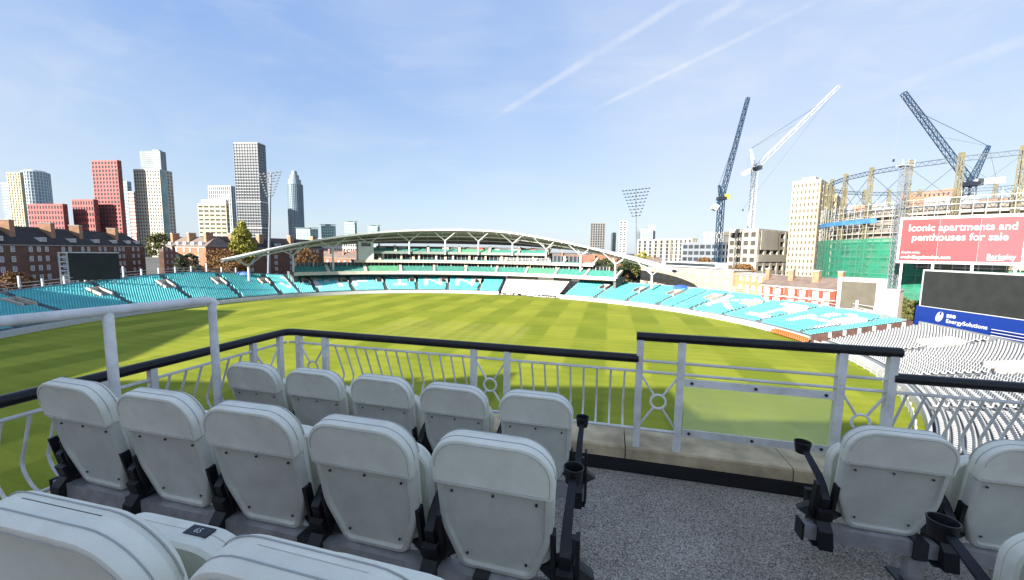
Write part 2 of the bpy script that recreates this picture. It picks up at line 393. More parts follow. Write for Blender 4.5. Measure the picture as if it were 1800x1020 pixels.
# ------------------------------------------------------------------ lower tier stands
ZT = [(-70,4.8),(-2,4.2),(0,3.8),(10,4.0),(20,4.4),(30,5.0),(60,5.0),(110,5.0),(129,5.4),(140,6.8),(150,8.1),(157,7.6),(164.6,6.6),(174,5.6),(200,5.2)]
def ztop(t): return float(np.interp(math.degrees(t), [a for a, b in ZT], [b for a, b in ZT]))
NR, Z0 = 24, 1.0
def tier(t, off, depth=20.): return Z0 + (ztop(t) - Z0) * min(1.15, max(0, (off - 1.5) / (depth - 1.5)))
def arcs(t0, t1, step=1.0):
    n = max(2, int(abs(t1 - t0) * 80 / step)); return [t0 + (t1 - t0) * k / n for k in range(n + 1)]
# one simple tip-up seat: back and pan, facing the pitch
SEATV = np.array([(-.22,.10,.38),(.22,.10,.38),(.22,.18,.82),(-.22,.18,.82),(-.22,.15,.36),(.22,.15,.36),(.20,.24,.80),(-.20,.24,.80),
                  (-.21,-.24,.42),(.21,-.24,.42),(.21,.12,.38),(-.21,.12,.38),(-.21,-.24,.30),(.21,-.24,.30),(.21,.12,.30),(-.21,.12,.30)], float)
SEATF = np.array([(0,1,2,3),(7,6,5,4),(3,2,6,7),(0,3,7,4),(1,5,6,2),(8,9,10,11),(8,12,13,9),(9,13,14,10),(8,11,15,12)])
def seat_mesh(items, name, m, parent, kind='stuff', scale=1.0):
    if not items: return None
    A = np.array(items, float); n = len(A)          # x, y, z, angle facing inwards
    c, s_ = np.cos(A[:,3]), np.sin(A[:,3]); V = SEATV * scale
    X = A[:,0,None] + V[None,:,0]*c[:,None] - V[None,:,1]*s_[:,None]; Y = A[:,1,None] + V[None,:,0]*s_[:,None] + V[None,:,1]*c[:,None]
    Z = A[:,2,None] + V[None,:,2] + np.zeros((n,1))
    vs = np.stack([X, Y, Z], 2).reshape(-1, 3); fs = (np.arange(n)[:,None,None]*len(V) + SEATF[None]).reshape(-1, 4)
    me = bpy.data.meshes.new(name); me.vertices.add(len(vs)); me.vertices.foreach_set('co', vs.ravel())
    me.loops.add(fs.size); me.loops.foreach_set('vertex_index', fs.ravel().astype(np.int32))
    me.polygons.add(len(fs)); me.polygons.foreach_set('loop_start', np.arange(0, fs.size, 4, dtype=np.int32))
    me.update(calc_edges=True); me.materials.append(m)
    o = bpy.data.objects.new(name, me); COL.objects.link(o)
    if parent: o.parent = parent; o.matrix_parent_inverse = wmat(parent).inverted()
    if kind: o['kind'] = kind
    return o
FONT = {'J':['..###','...#.','...#.','...#.','#..#.','#..#.','.##..'],'M':['#...#','##.##','#.#.#','#.#.#','#...#','#...#','#...#'],
        'F':['#####','#....','#....','####.','#....','#....','#....'],'I':['#####','..#..','..#..','..#..','..#..','..#..','#####'],
        'N':['#...#','##..#','##..#','#.#.#','#..##','#..##','#...#'],'K':['#...#','#..#.','#.#..','##...','#.#..','#..#.','#...#'],
        'A':['..#..','.#.#.','.#.#.','#...#','#####','#...#','#...#'],'|':['..##.','..##.','..##.','..##.','..##.','..##.','..##.']}
def stand(label, t0, t1, aisles, letters, seatm, depth=20., rows=NR, wall_end=None, name='seating_stand'):
    root = thing(name, ring((t0+t1)/2, 0), label, 'stand')
    ts = arcs(t0, t1, 1.2); pitch = (depth - 1.5) / rows
    m = MB(); prof = []
    for t in ts:
        row = [ring(t, 1.5, 0), ring(t, 1.5, Z0)]
        for k in range(rows):
            o0 = 1.5 + k*pitch; zz = tier(t, o0 + pitch, depth)
            row += [ring(t, o0, zz), ring(t, o0 + pitch, zz)]
        row += [ring(t, depth, ztop(t) + 1.0), ring(t, depth + .3, ztop(t) + 1.0), ring(t, depth + .3, 0)]
        prof.append(row)
    m.sweep(prof)
    for pr in (prof[0], prof[-1]): m.add(pr, [tuple(range(len(pr)))])
    m.build('stepped_deck', stepm, root)
    m = MB(); m.sweep([[ring(t, 1.0, 0), ring(t, 1.0, 1.15), ring(t, 1.25, 1.15), ring(t, 1.25, 0)] for t in ts]); m.build('front_wall', white, root)
    main, lett = [], []
    ais = sorted(aisles)
    for k in range(rows):
        off = 1.5 + (k + .55) * pitch; R = rad((t0+t1)/2) + off; dt = .56 / R
        t = t0 + .008
        while t < t1 - .008:
            z = tier(t, 1.5 + (k+1)*pitch, depth); skip = False
            for a in ais:
                d = (t - a) * R
                if abs(d) < .75: skip = True
                if -1.0 < d < 3.4 and rows*.48 < k < rows*.78: skip = True      # stairwell mouths
            if not skip:
                w = False
                for ch, a, b, r0, r1 in letters:
                    if a > t > b or a < t < b:
                        u_ = (t - a) / (b - a); q = (k / rows - r0) / (r1 - r0)
                        if 0 <= u_ < 1 and 0 <= q < 1: w = FONT[ch][6 - int(q * 7)][int(u_ * 5)] == '#'
                p = ring(t, off, z); j = rng.normal(0, .012)
                (lett if w else main).append((p.x, p.y, p.z, t - PI/2 + j))
            t += dt
    if seatm: seat_mesh(main, 'seats', seatm, root); seat_mesh(lett, 'white_lettering_seats', lettm, root)
    for a in ais:
        mm = MB(); R = rad(a) + depth*.6
        for k in range(rows*2):                                                 # aisle steps with dark nosings
            o0 = 1.5 + k*pitch/2; z = tier(a, o0 + pitch, depth)
            q = [ring(a + s*.5/R, o0 + e, z + h) for h in (.02, .10) for s, e in ((-1,0),(1,0),(1,pitch*.28),(-1,pitch*.28))]
            mm.hexa(q)
        mm.build('aisle_steps', dconc, root)
        o0, o1 = 1.5 + depth*.47, 1.5 + depth*.72
        mm = MB()
        for s0, s1 in ((.2, .5), (2.6, 2.9)):
            q = []
            for h0 in (0, 1):
                for (s, o) in ((s0,o0),(s1,o0),(s1,o1),(s0,o1)):
                    q.append(ring(a + s/R, o, tier(a, o, depth) + (.95 if h0 else -.2) + (.25 if o == o0 and h0 else 0)))
            mm.hexa(q)
        q = [ring(a + s/R, o1 + e, tier(a, o1, depth) + h) for h in (-.3, .95) for s, e in ((.2,0),(2.9,0),(2.9,.3),(.2,.3))]
        mm.hexa(q); mm.build('stairwell_parapet', cream, root)
        q = [ring(a + s/R, o, tier(a, o0, depth) - .1) for s, o in ((.5,o0),(2.6,o0),(2.6,o1),(.5,o1))]
        MB().add(q, [(0,1,2,3)]).build('stairwell_floor', dconc, root)
    return root, main
TH = lambda px: theta_at(px, 1.0, 1.)
aL = [TH(x) for x in (-120, 40, 140, 250, 345, 426, 495)]
aC = [TH(x) for x in (560, 622, 680, 733, 787, 841)]
aR1 = [TH(x) for x in (1044, 1099, 1153)]
aR2 = [TH(x) for x in (1210, 1267, 1327, 1400)]
tL0, tL1, tC1, tG1, tR1, tE = math.radians(200), TH(528), TH(877), TH(990), TH(1180), math.radians(.8)
def span(p, q, r0, r1, ch): return (ch, theta_at(p, 9, 3), theta_at(q, 9, 3), r0, r1)
stand('left sweep of turquoise seats below the brown brick flats', tL1, tL0, aL, [span(497,519,.25,.85,'J')], turq)
stand('turquoise lower tier with white lettering under the arched roof', tC1, tL1, aC,
      [span(p, q, .25, .85, c) for p, q, c in ((553,603,'M'),(622,655,'F'),(691,715,'I'),(745,778,'N'),(801,834,'N'))], turq)
stand('turquoise tier right of the white sightscreen', tR1, tG1, aR1, [], turq)
stand('right sweep of turquoise seats with white lettering before the red houses', tE, tR1, aR2,
      [span(1250,1300,.18,.82,'K'), span(1335,1375,.12,.85,'I'), span(1402,1470,.2,.85,'A')], turq)
wr, wseats = stand('terrace of white seats below the big screen on the right', math.radians(-68), math.radians(-2.2), [math.radians(d) for d in (-11, -21, -31, -43, -55)], [], None, 18., 22, name='white_seating_stand')
wseats.sort(key=lambda a: a[0]**2 + a[1]**2)
vis = [a for a in wseats if 1500 < proj(a[:3])[0] < 1830 and a[1] > 8]
near = vis[:300]; ns = set(near); rest = [a for a in wseats if a not in ns]
seat_mesh(rest, 'seats', wseat_m, wr)
def white_seat_mesh():
    m = MB(); P = rounded([(-.22,0,.03),(.22,0,.03),(.22,.45,.10),(-.22,.45,.10)], 3)
    def B(p, y): return (p.x, y + p.y*.22, .36 + p.y)
    m.loops([[B(p, .10) for p in P], [B(p, .135) for p in offset_poly(P, .0)]])
    Q = rounded([(-.21,-.25,.06),(.21,-.25,.06),(.21,.10,.03),(-.21,.10,.03)], 2)
    m.loops([[(p.x, p.y, .38) for p in Q], [(p.x, p.y, .43) for p in Q]])
    m.box(-.18, -.14, .0, .10, .02, .38); m.box(.14, .18, .0, .10, .02, .38)
    return m.mesh('stadium_seat', wseat_m, True)
wsm = white_seat_mesh()
for a in near:
    o = bpy.data.objects.new('stadium_seat', wsm); COL.objects.link(o); o.location = a[:3]; o.rotation_euler = (0, 0, a[3])
    tag(o, 'small white plastic seat in the curving rows below the balcony', 'seat', 'white seats on the lower right terrace')
# dark end wall of the turquoise sweep
m = MB(); q = [ring(tE - .012, o, z) for o, z in ((1.5, 0), (20.5, 0), (20.5, ztop(tE) + .8), (1.5, Z0 + .6))]
q2 = [ring(tE - .002, o, z) for o, z in ((1.5, 0), (20.5, 0), (20.5, ztop(tE) + .8), (1.5, Z0 + .6))]
ew = tag(m.hexa(q + q2).build('stand_end_wall', lead), 'brown end wall closing the turquoise sweep beside the white seats', 'wall')
for k in range(6):
    o0 = 4 + k*2.8; z = .6 + o0*.16
    MB().hexa([ring(tE - .016 - e, o0 + d, h) for h in (z, z + 1.0) for d, e in ((0,0),(.5,0),(.5,.003),(0,.003))]).build('white_panel', white, ew)
# orange seats at the foot of the sweep
mo = [];
for k in range(2):
    for i in range(16):
        t = theta_at(1372, 1.2, 1.) - i * .0085; p = ring(t, -.2 - k*.7, .15 - k*.1); mo.append((p.x, p.y, p.z, t - PI/2))
o = seat_mesh(mo, 'orange_bench_seats', orange, None, None, 1.25); tag(o, 'row of orange seats at the foot of the right turquoise sweep', 'seats', kind='stuff')

def fence(t0, t1, off, label, h=1.05, step=2.4, cat='fence'):
    root = thing('boundary_fence', ring((t0+t1)/2, off), label, cat)
    ts = arcs(t0, t1, step)
    for i in range(len(ts) - 1):
        a, b = ts[i], ts[i+1]
        if not (-100 < proj(ring(a, off, .5))[0] < 1900 and ring(a, off).y > 15): continue
        m = MB(); e = (b - a) * .02
        for z0, z1 in ((.12, .42), (.50, .78), (.84, h)): m.hexa([ring(q, off + d, z) for z in (z0, z1) for q, d in ((a+e,0),(b-e,0),(b-e,.05),(a+e,.05))])
        m.build('panel', white, root)
        p = ring(a, off + .08); MB().box(p.x-.06, p.x+.06, p.y-.06, p.y+.06, 0, h + .1).build('post', white, root)
fence(tC1, tL0, .1, 'low white boundary fence in front of the turquoise seats on the left')
fence(tE, tG1, .1, 'low white boundary fence in front of the right turquoise seats')
fence(math.radians(-50), math.radians(-1.5), .1, 'low white boundary fence below the white seats')
def post_fence(t0, t1, label, hh=(2.2, 3.4)):
    root = thing('post_fence', ring((t0+t1)/2, 21.2), label, 'fence'); ts = arcs(t0, t1, 3.3); tops = []
    for i, t in enumerate(ts):
        z = ztop(t) + .5; h = hh[1] if i % 5 == 2 else hh[0]; p = ring(t, 21.2)
        MB().box(p.x-.17, p.x+.17, p.y-.17, p.y+.17, 0, z + h).build('post', white, root); tops.append(ring(t, 21.2, z))
    for i in range(len(tops) - 1):
        for dz in (.9, 1.7): MB().bar(tops[i] + Vector((0,0,dz)), tops[i+1] + Vector((0,0,dz)), .09).build('rail', white, root)
post_fence(theta_at(415, 21, 6), math.radians(188), 'white post and rail fence behind the left turquoise seats')
post_fence(math.radians(3), theta_at(1290, 21, 5), 'white post fence behind the right turquoise seats', (1.8, 2.6))

# sightscreen and covers in the gap
sg = thing('sightscreen', ring((tC1+tG1)/2, 3), 'white sheeted sightscreen in the gap between turquoise tiers', 'sightscreen')
ts = arcs(tG1 + .03, tC1 - .012, 1.5)
m = MB(); m.sweep([[ring(t, 2.5, .8), ring(t, 2.6, 1.4), ring(t, 8, 2.9 + .12*math.sin(i*1.7)), ring(t, 14, 4.9 + .12*math.sin(i*2.3)), ring(t, 18.5, 6.3), ring(t, 18.6, 0)] for i, t in enumerate(ts)])
m.build('white_sheet', mat('white_tarpaulin', (.70,.69,.65), .7, .08, .5), sg, True)
m = MB(); m.sweep([[ring(t, 15.5, 5.3), ring(t, 15.5, 7.2), ring(t, 15.9, 7.2), ring(t, 15.9, 5.3)] for t in ts[4:-8]]); m.build('grey_board', mat('grey_board', (.38,.37,.36), .7, .1, .4), sg)
for i in range(9):
    t = tG1 + .02 + i * (tC1 - tG1 - .04) / 8; p = ring(t, .4 + .5*random.random()); w = .9 + random.random()*.9; h = .6 + random.random()*.9; rz = random.random()
    c = thing('pitch_cover', p, f'pale pitch cover lying at the sightscreen foot, {["first","second","third","fourth","fifth","sixth","seventh","eighth","ninth"][i]} from the right', 'cover', 'pitch covers')
    m = MB()
    pts = [p + Vector((math.cos(rz)*w*(k/6-.5)*2, math.sin(rz)*w*(k/6-.5)*.6, h*.5 + .12*math.sin(k*2+i))) for k in range(7)]
    m.tube(pts, [h*.30 + .08*math.sin(k*1.9+i) for k in range(7)], 8); m.build('rolled_sheet', mat('cover_sheet', (.55,.55,.53), .7, .25, 1.5), c, True)
    m = MB(); m.box(p.x-w*.7, p.x+w*.7, p.y-.25, p.y+.25, .02, .2); m.build('trolley', dconc, c)
m = MB(); wl = arcs(tG1 - .16, tG1 + .03, 1.5); m.sweep([[ring(t, .6, 0), ring(t, .6, 1.5), ring(t, 1.0, 1.5), ring(t, 1.0, 0)] for t in wl])
tag(m.build('white_wall', white), 'low white wall right of the sightscreen', 'wall')

for px, off, lab in ((430, 18.5, 'blue tarpaulin heap at the top of the left tier by the roof tip'), (1197, 19, 'blue tarpaulin heap behind the right roof tip')):
    t = theta_at(px, off, 6); p = ring(t, off, ztop(t) + .2); m = MB(); n = 12
    m.loops([[p + Vector((2.6*r*math.cos(2*PI*k/n)*(1 + .15*math.sin(k*3)), 1.2*r*math.sin(2*PI*k/n), h + .12*math.sin(k*2.2))) for k in range(n)] for r, h in ((1,0),(.95,.7),(.7,1.15),(.2,1.3))])
    tag(m.build('blue_tarpaulin', mat('blue_tarpaulin', (.03,.10,.36), .6, .3, 2.), smooth=True), lab, 'tarpaulin')
# ------------------------------------------------------------------ arched grandstand
gs = thing('grandstand', ring(math.radians(96), 15), 'arched grandstand with green seats and white tree columns', 'grandstand')
def deck(p0, p1, off, z0, z1, seat_rows, rise, m_seat, m_fas, floor_d=9., soffit=dconc, lean=.0):
    ta, tb = theta_at(p1, off, z1), theta_at(p0, off, z1); ts = arcs(ta, tb, 2.)
    m = MB(); m.sweep([[ring(t, off + .25, z0), ring(t, off - lean, z0), ring(t, off, z1), ring(t, off + .25, z1)] for t in ts]); m.build('fascia', m_fas, gs)
    m = MB(); m.sweep([[ring(t, off + .2, z0 + .05), ring(t, off + floor_d, z0 + .05), ring(t, off + floor_d, z0 + .5), ring(t, off + .2, z0 + .5)] for t in ts])
    for t in (ta, tb): m.add([ring(t, off, z0), ring(t, off+floor_d, z0), ring(t, off+floor_d, z1), ring(t, off, z1)], [(0,1,2,3)])
    m.build('deck_slab', soffit, gs)
    it = [[], []]; bl = 13.2 / (rad(1.7) + off)
    for k in range(seat_rows):
        o0 = off + .7 + k*.85; R = rad((ta+tb)/2) + o0; t = ta + .01
        while t < tb - .01:
            ph = ((t - ta) / bl) % 1
            if ph > .05:
                p = ring(t, o0, z1 - .45 + k*rise); it[1 if int((t-ta)/bl) in (2, 7) else 0].append((p.x, p.y, p.z, t - PI/2))
            t += .55 / R
    seat_mesh(it[0], 'green_seats', m_seat, gs); seat_mesh(it[1], 'bright_green_seats', greens2, gs)
    if seat_rows:
        m = MB()
        for k in range(seat_rows): m.sweep([[ring(t, off+.3+k*.85, z1-.5+k*rise), ring(t, off+1.15+k*.85, z1-.5+k*rise), ring(t, off+1.15+k*.85, z1-.5+(k+1)*rise)] for t in ts])
        m.build('deck_steps', stepm, gs)
        nb = int((tb - ta) / bl)
        for i in range(nb + 1):
            t = ta + i*bl; MB().hexa([ring(t + s*.5/90, off + .3 + e*5.0, z1 - .5 + e*rise*5 + h) for h in (0, .9) for s, e in ((-1,0),(1,0),(1,1),(-1,1))]).build('aisle_wall', cream, gs)
    return ta, tb
deck(516, 1082, 11., 6.9, 8.2, 5, .42, greens, cream)
deck(622, 1042, 14.5, 11.6, 12.7, 1, .4, greens, cream)
deck(655, 962, 15.5, 15.3, 16.4, 3, .42, greens, mat('grey_green_fascia', (.20,.24,.22), .6, .1, .3))
def boxes(p0, p1, off, z0, z1, n, pier):
    ta, tb = theta_at(p1, off, z0), theta_at(p0, off, z0)
    m = MB(); m.sweep([[ring(t, off + 1.2, z0), ring(t, off + 1.2, z1)] for t in arcs(ta, tb, 3)]); m.build('box_glazing', glassd, gs)
    for i in range(n + 1):
        t = ta + (tb - ta)*i/n; d = pier/2/95
        MB().hexa([ring(t + s, off + e, z) for z in (z0, z1) for s, e in ((-d,0),(d,0),(d,1.3),(-d,1.3))]).build('pier', cream, gs)
        if i < n:
            for q in (.25, .5, .75):
                tt = t + (tb-ta)/n*q; MB().hexa([ring(tt + s, off + .9 + e, z) for z in (z0, z1) for s, e in ((-.0008,0),(.0008,0),(.0008,.2),(-.0008,.2))]).build('mullion', palec, gs)
boxes(520, 1070, 16.5, 8.6, 11.6, 22, .35)
boxes(640, 1020, 17., 12.6, 15.3, 13, .8)
m = MB(); ta, tb = theta_at(958, 21, 18), theta_at(662, 21, 18)
m.sweep([[ring(t, 22, 16.4), ring(t, 22, 18.6), ring(t, 24, 18.6)] for t in arcs(ta, tb, 4)]); m.build('rear_wall', mat('dark_rear_wall', (.10,.10,.10), .8, .3, .3), gs)
for i in range(9):
    t = ta + (tb - ta)*(i + .3 + .3*random.random())/9; w = .02 + .02*random.random()
    MB().hexa([ring(t + s, 21.2 + e, z) for z in (16.5, 17.6 + random.random()) for s, e in ((0,0),(w,0),(w,.6),(0,.6))]).build('kiosk', [brickr, cream, cream][i % 3], gs)
m = MB(); ta, tb = theta_at(657, 16, 17), theta_at(629, 16, 17)
m.hexa([ring(t, o, z) for z in (12.2, 20.2) for t, o in ((ta,14.6),(tb,14.6),(tb,20),(ta,20))]); m.build('camera_tower', mat('pale_grey_render', (.55,.56,.55), .7, .08, .4), gs)
MB().hexa([ring(t, o, z) for z in (18.2, 19.6) for t, o in ((ta+.012,14.5),(tb-.012,14.5),(tb-.012,14.8),(ta+.012,14.8))]).build('tower_window', glassd, gs)
# end stair flanks
for px in (519, 1080):
    t = theta_at(px, 12, 8); MB().hexa([ring(t + s, 12 + e, z) for z in (0, 8.2) for s, e in ((-.006,0),(.006,0),(.006,6),(-.006,6))]).build('stair_flank', dconc, gs)
# scaffolding balcony in the right of the middle tier
for i in range(10):
    t = theta_at(878 + i*10, 13.6, 13); MB().bar(ring(t, 13.6, 11.7), ring(t, 13.6, 14.2), .14).build('balcony_post', white, gs)
for z in (12.4, 13.0, 13.6, 14.2): MB().bar(ring(theta_at(878, 13.6, 13), 13.6, z), ring(theta_at(968, 13.6, 13), 13.6, z), .12).build('balcony_rail', white, gs)
# arched roof
RP = [(393,459),(427,450),(477,438),(520,428.5),(560,420),(610,413),(658,408),(710,404.5),(769,403),(825,403.5),(880,406),(911,410),(939,415),(980,422),(1022,431),(1078,445),(1133,460),(1182,477)]
edge = []
for px, py in RP:
    z = 18.
    for _ in range(5):
        t = theta_at(px, 10., z); p = ring(t, 10.); d = ray(px, py); z = HC + d.z * (p.y / d.y)
    edge.append((t, z))
tt = [e[0] for e in edge][::-1]; zz = [e[1] for e in edge][::-1]
fine = np.linspace(tt[0], tt[-1], 61)
zz_s = np.interp(fine, tt, zz); ker = np.ones(5)/5; zz_s = np.convolve(np.pad(zz_s, 2, 'edge'), ker, 'valid')
zlo = min(zz)
def roofz(t): return float(np.interp(t, fine, zz_s))
def roof_pt(t, e, under=0.):          # e 0 front .. 1 back
    w = math.sin(PI * min(1, max(0, (t - fine[0]) / (fine[-1] - fine[0])))) ** .6
    z = roofz(t); off = 10 + e * (3 + 20 * w)
    return ring(t, off, z - e * 5.0 * w * max(0, (z - zlo)/14) + .9*math.sin(PI*e)*w - under)
m = MB(); m.sweep([[roof_pt(t, e) for e in np.linspace(0, 1, 9)] for t in fine]); rf = m.build('roof', rooft, gs, True)
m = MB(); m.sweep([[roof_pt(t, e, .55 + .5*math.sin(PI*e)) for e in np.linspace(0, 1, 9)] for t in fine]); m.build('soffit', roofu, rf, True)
m = MB(); m.sweep([[roof_pt(t, 0, -.10) , roof_pt(t, 0, -.10) + (roof_pt(t, 0) - roof_pt(t, .1)).normalized()*.5, roof_pt(t, 0, .6) + (roof_pt(t, 0) - roof_pt(t, .1)).normalized()*.35, roof_pt(t, 0, .62)] for t in fine]); m.build('roof_edge', white, rf, True)
for q in (.3, .62):
    m = MB(); m.tube([roof_pt(t, q, 1.5 + .4) for t in fine[4:-4]], .28, 6); m.build('arch_truss_tube', steelw, rf)
for i in range(2, 59, 2):
    m = MB(); m.tube([roof_pt(fine[i], e, .8 + .5*math.sin(PI*e)) for e in np.linspace(.02, .98, 6)], .16, 5); m.build('roof_rib', steelw, rf)
def tree_column(px, zb, off):
    t = theta_at(px, off, zb + 4); zr = roof_pt(t, .12).z; top = ring(t, off, zr - 4.2 if zr - zb > 8 else zb + (zr - zb)*.45)
    c = MB().tube([ring(t, off, zb), top], [.42, .34], 8).build('tree_column', white, gs, True)
    for s, e in ((-1,.05),(1,.05),(-.8,.42),(.8,.42)):
        q = roof_pt(t + s*4.6/92, e, .9); MB().tube([top, q], [.24, .16], 6).build('branch', white, c, True)
for px, zb, off in ((436,5.5,13),(515,6.,13),(585,8.2,13),(650,12.6,15),(719,15.2,15),(783,15.2,15),(842,15.2,15),(901,15.2,15),(960,14.5,15),(1021,9.0,14),(1081,6.,13),(1146,5.,13)): tree_column(px, zb, off)

# ------------------------------------------------------------------ screens and boards
def board(name, label, cat, a, b, z0, z1, th, body):
    a, b = Vector((a[0], a[1], 0)), Vector((b[0], b[1], 0)); x = (b - a).normalized(); nrm = Vector((x.y, -x.x, 0))
    if nrm.dot(-a) < 0: nrm = -nrm
    root = thing(name, (a + b)/2, label, cat)
    P = lambda s, z, d: a + x*s + nrm*d + Vector((0,0,z)); Lh = (b - a).length
    def slab(nm, s0, s1, za, zb, d0, d1, m_, par=root): return MB().hexa([P(s, z, d) for z in (za, zb) for s, d in ((s0,d0),(s1,d0),(s1,d1),(s0,d1))]).build(nm, m_, par)
    return root, P, Lh, slab, x, nrm
# big screen on the right
r_, P, Lh, slab, x, nn = board('big_screen', 'large black video screen above a royal blue sponsor strip', 'screen', (80.6, 76), (79.2, 49), 4, 14.6, 1, 0)
slab('cabinet', 0, Lh, 7.4, 14.6, -1.2, 0, white); slab('screen_face', .35, Lh - .3, 7.55, 14.3, 0.003, .06, screen_m)
bl_ = slab('sponsor_strip', -.2, Lh, 3.6, 7.4, -.9, .35, blueboard)
for s in (2, 9, 16, 23): slab('leg', s, s + .5, 0, 3.6, -.7, -.2, galv)
text_mesh('sse', 1.25, white, 'lettering', P(5.6, 6.05, .36), x, (0,0,1), r_, bold=.03)
text_mesh('EnergySolutions', 1.02, white, 'lettering', P(5.6, 5.05, .36), x, (0,0,1), r_, bold=.015)
for sgn, z00 in ((1, 0), (-1, 0)):
    m = MB(); pts = []
    for k in range(13):
        a = PI*k/12; pts.append((a, .95*math.cos(a)))
    rowA = [P(4.4 + sgn*(-.55*math.sin(a) - .08) + .25*zc, 5.95 + zc, .37) for a, zc in pts]
    rowB = [P(4.4 + sgn*(-.22*math.sin(2*a)*.9 + .02) + .25*zc, 5.95 + zc, .37) for a, zc in pts]
    m.sweep([rowA, rowB]); m.build('swirl_logo', white, r_)
for z in (4.4, 4.9, 5.4): MB().bar(P(13.5, z, 1.2), P(Lh, z, 1.2), .10).build('guard_rail', white, r_)
# hoarding
r_, P, Lh, slab, x, nn = board('billboard', 'pink red advertising hoarding on the scaffolded gasholder', 'billboard', (108.6, 110), (125.2, 95), 15.2, 27.9, .5, 0)
z0, z1 = 15.25, 28.0
slab('backing', 0, Lh, z0, z1, -.4, 0, white)
for i in range(3): slab('panel', .5 + i*(Lh-1)/3 + (.02 if i else 0), .5 + (i+1)*(Lh-1)/3 - .02, z0 + .7, z1 - .75, .003, .06, [mat('deep_red_panel', (.20,.028,.036), .6, .08, .3), redboard, mat('pink_panel', (.28,.055,.068), .6, .06, .3)][i])
U = (0,0,1)
def fit_text(txt, s0, s1, z, ht, **k):
    o = text_mesh(txt, ht, white, 'lettering', (0,0,0), (1,0,0), (0,0,1), r_, **k); me = o.data
    xs = [v.co.x for v in me.vertices]; zs_ = [v.co.z for v in me.vertices]; ys = [v.co.y for v in me.vertices]
    x0_, x1_ = min(xs), max(xs)
    for v in me.vertices:
        s = s0 + (v.co.x - x0_)/(x1_ - x0_)*(s1 - s0); v.co = P(s, z + v.co.z, .075 - v.co.y)
    me.update(); return o
fit_text('Iconic apartments and', 1.9, 20.6, 24.1, 2.6, bold=.035); fit_text('penthouses for sale', 2.7, 19.4, 21.5, 2.6, bold=.035)
fit_text('Enquire today', .95, 4.5, 18.0, .85, bold=.01); fit_text('ovalvillagelondon.com', .85, 10.2, 16.6, 1.25, bold=.02); fit_text('Berkeley', 16.4, 21.0, 16.7, 1.9, bold=.02)
slab('underline', 16.4, 19.2, 16.35, 16.5, .07, .09, white)
for s in (1, 7, 14, 21): slab('support', s, s + .5, 0, z0, -1.0, -.5, scaf)
# scoreboards
r_, P, Lh, slab, x, nn = board('scoreboard', 'white boxed scoreboard with a brown blank screen beside the red houses', 'scoreboard', (76.4, 90.2), (80.9, 84.6), 4, 12, 1, 0)
slab('housing', -.2, Lh + .9, 4.3, 12.1, -2.6, 0, white); slab('screen_face', .5, Lh - .7, 5.0, 11.2, .003, .08, screen_b)
slab('base', -.2, Lh + .9, 0, 4.3, -2.4, -.2, cream); slab('gantry', -1, Lh + 2, 4.0, 4.3, 0.01, .9, white)
r_, P, Lh, slab, x, nn = board('utility_block', 'small beige rendered block right of the boxed scoreboard', 'building', (82.2, 84.6), (83.4, 82.9), 0, 9, 1, 0)
slab('wall', 0, Lh, 0, 9.6, -4, 0, mat('beige_render', (.60,.50,.38), .8, .08, .5)); slab('coping', -.15, Lh + .15, 9.6, 9.9, -4.1, .15, conc)
r_, P, Lh, slab, x, nn = board('video_screen', 'dark video screen with a white ladder frame before the brown flats', 'screen', (-113.5, 99.), (-107.2, 105.6), 8, 15, 1, 0)
slab('screen_face', 0, Lh, 8.0, 15.0, 0, .3, screen_m); slab('top_trim', -.1, Lh + .1, 15.0, 15.25, -.5, .35, white)
for s in (-1.7, -.35): slab('frame_post', s, s + .3, 3, 15.2, -.4, .1, white)
for k in range(7): slab('rung', -1.4, -.35, 8.0 + k*1.15, 8.35 + k*1.15, -.35, .05, white)
for s in (1, Lh - 1.4): slab('leg', s, s + .4, 0, 8, -.3, .2, white)

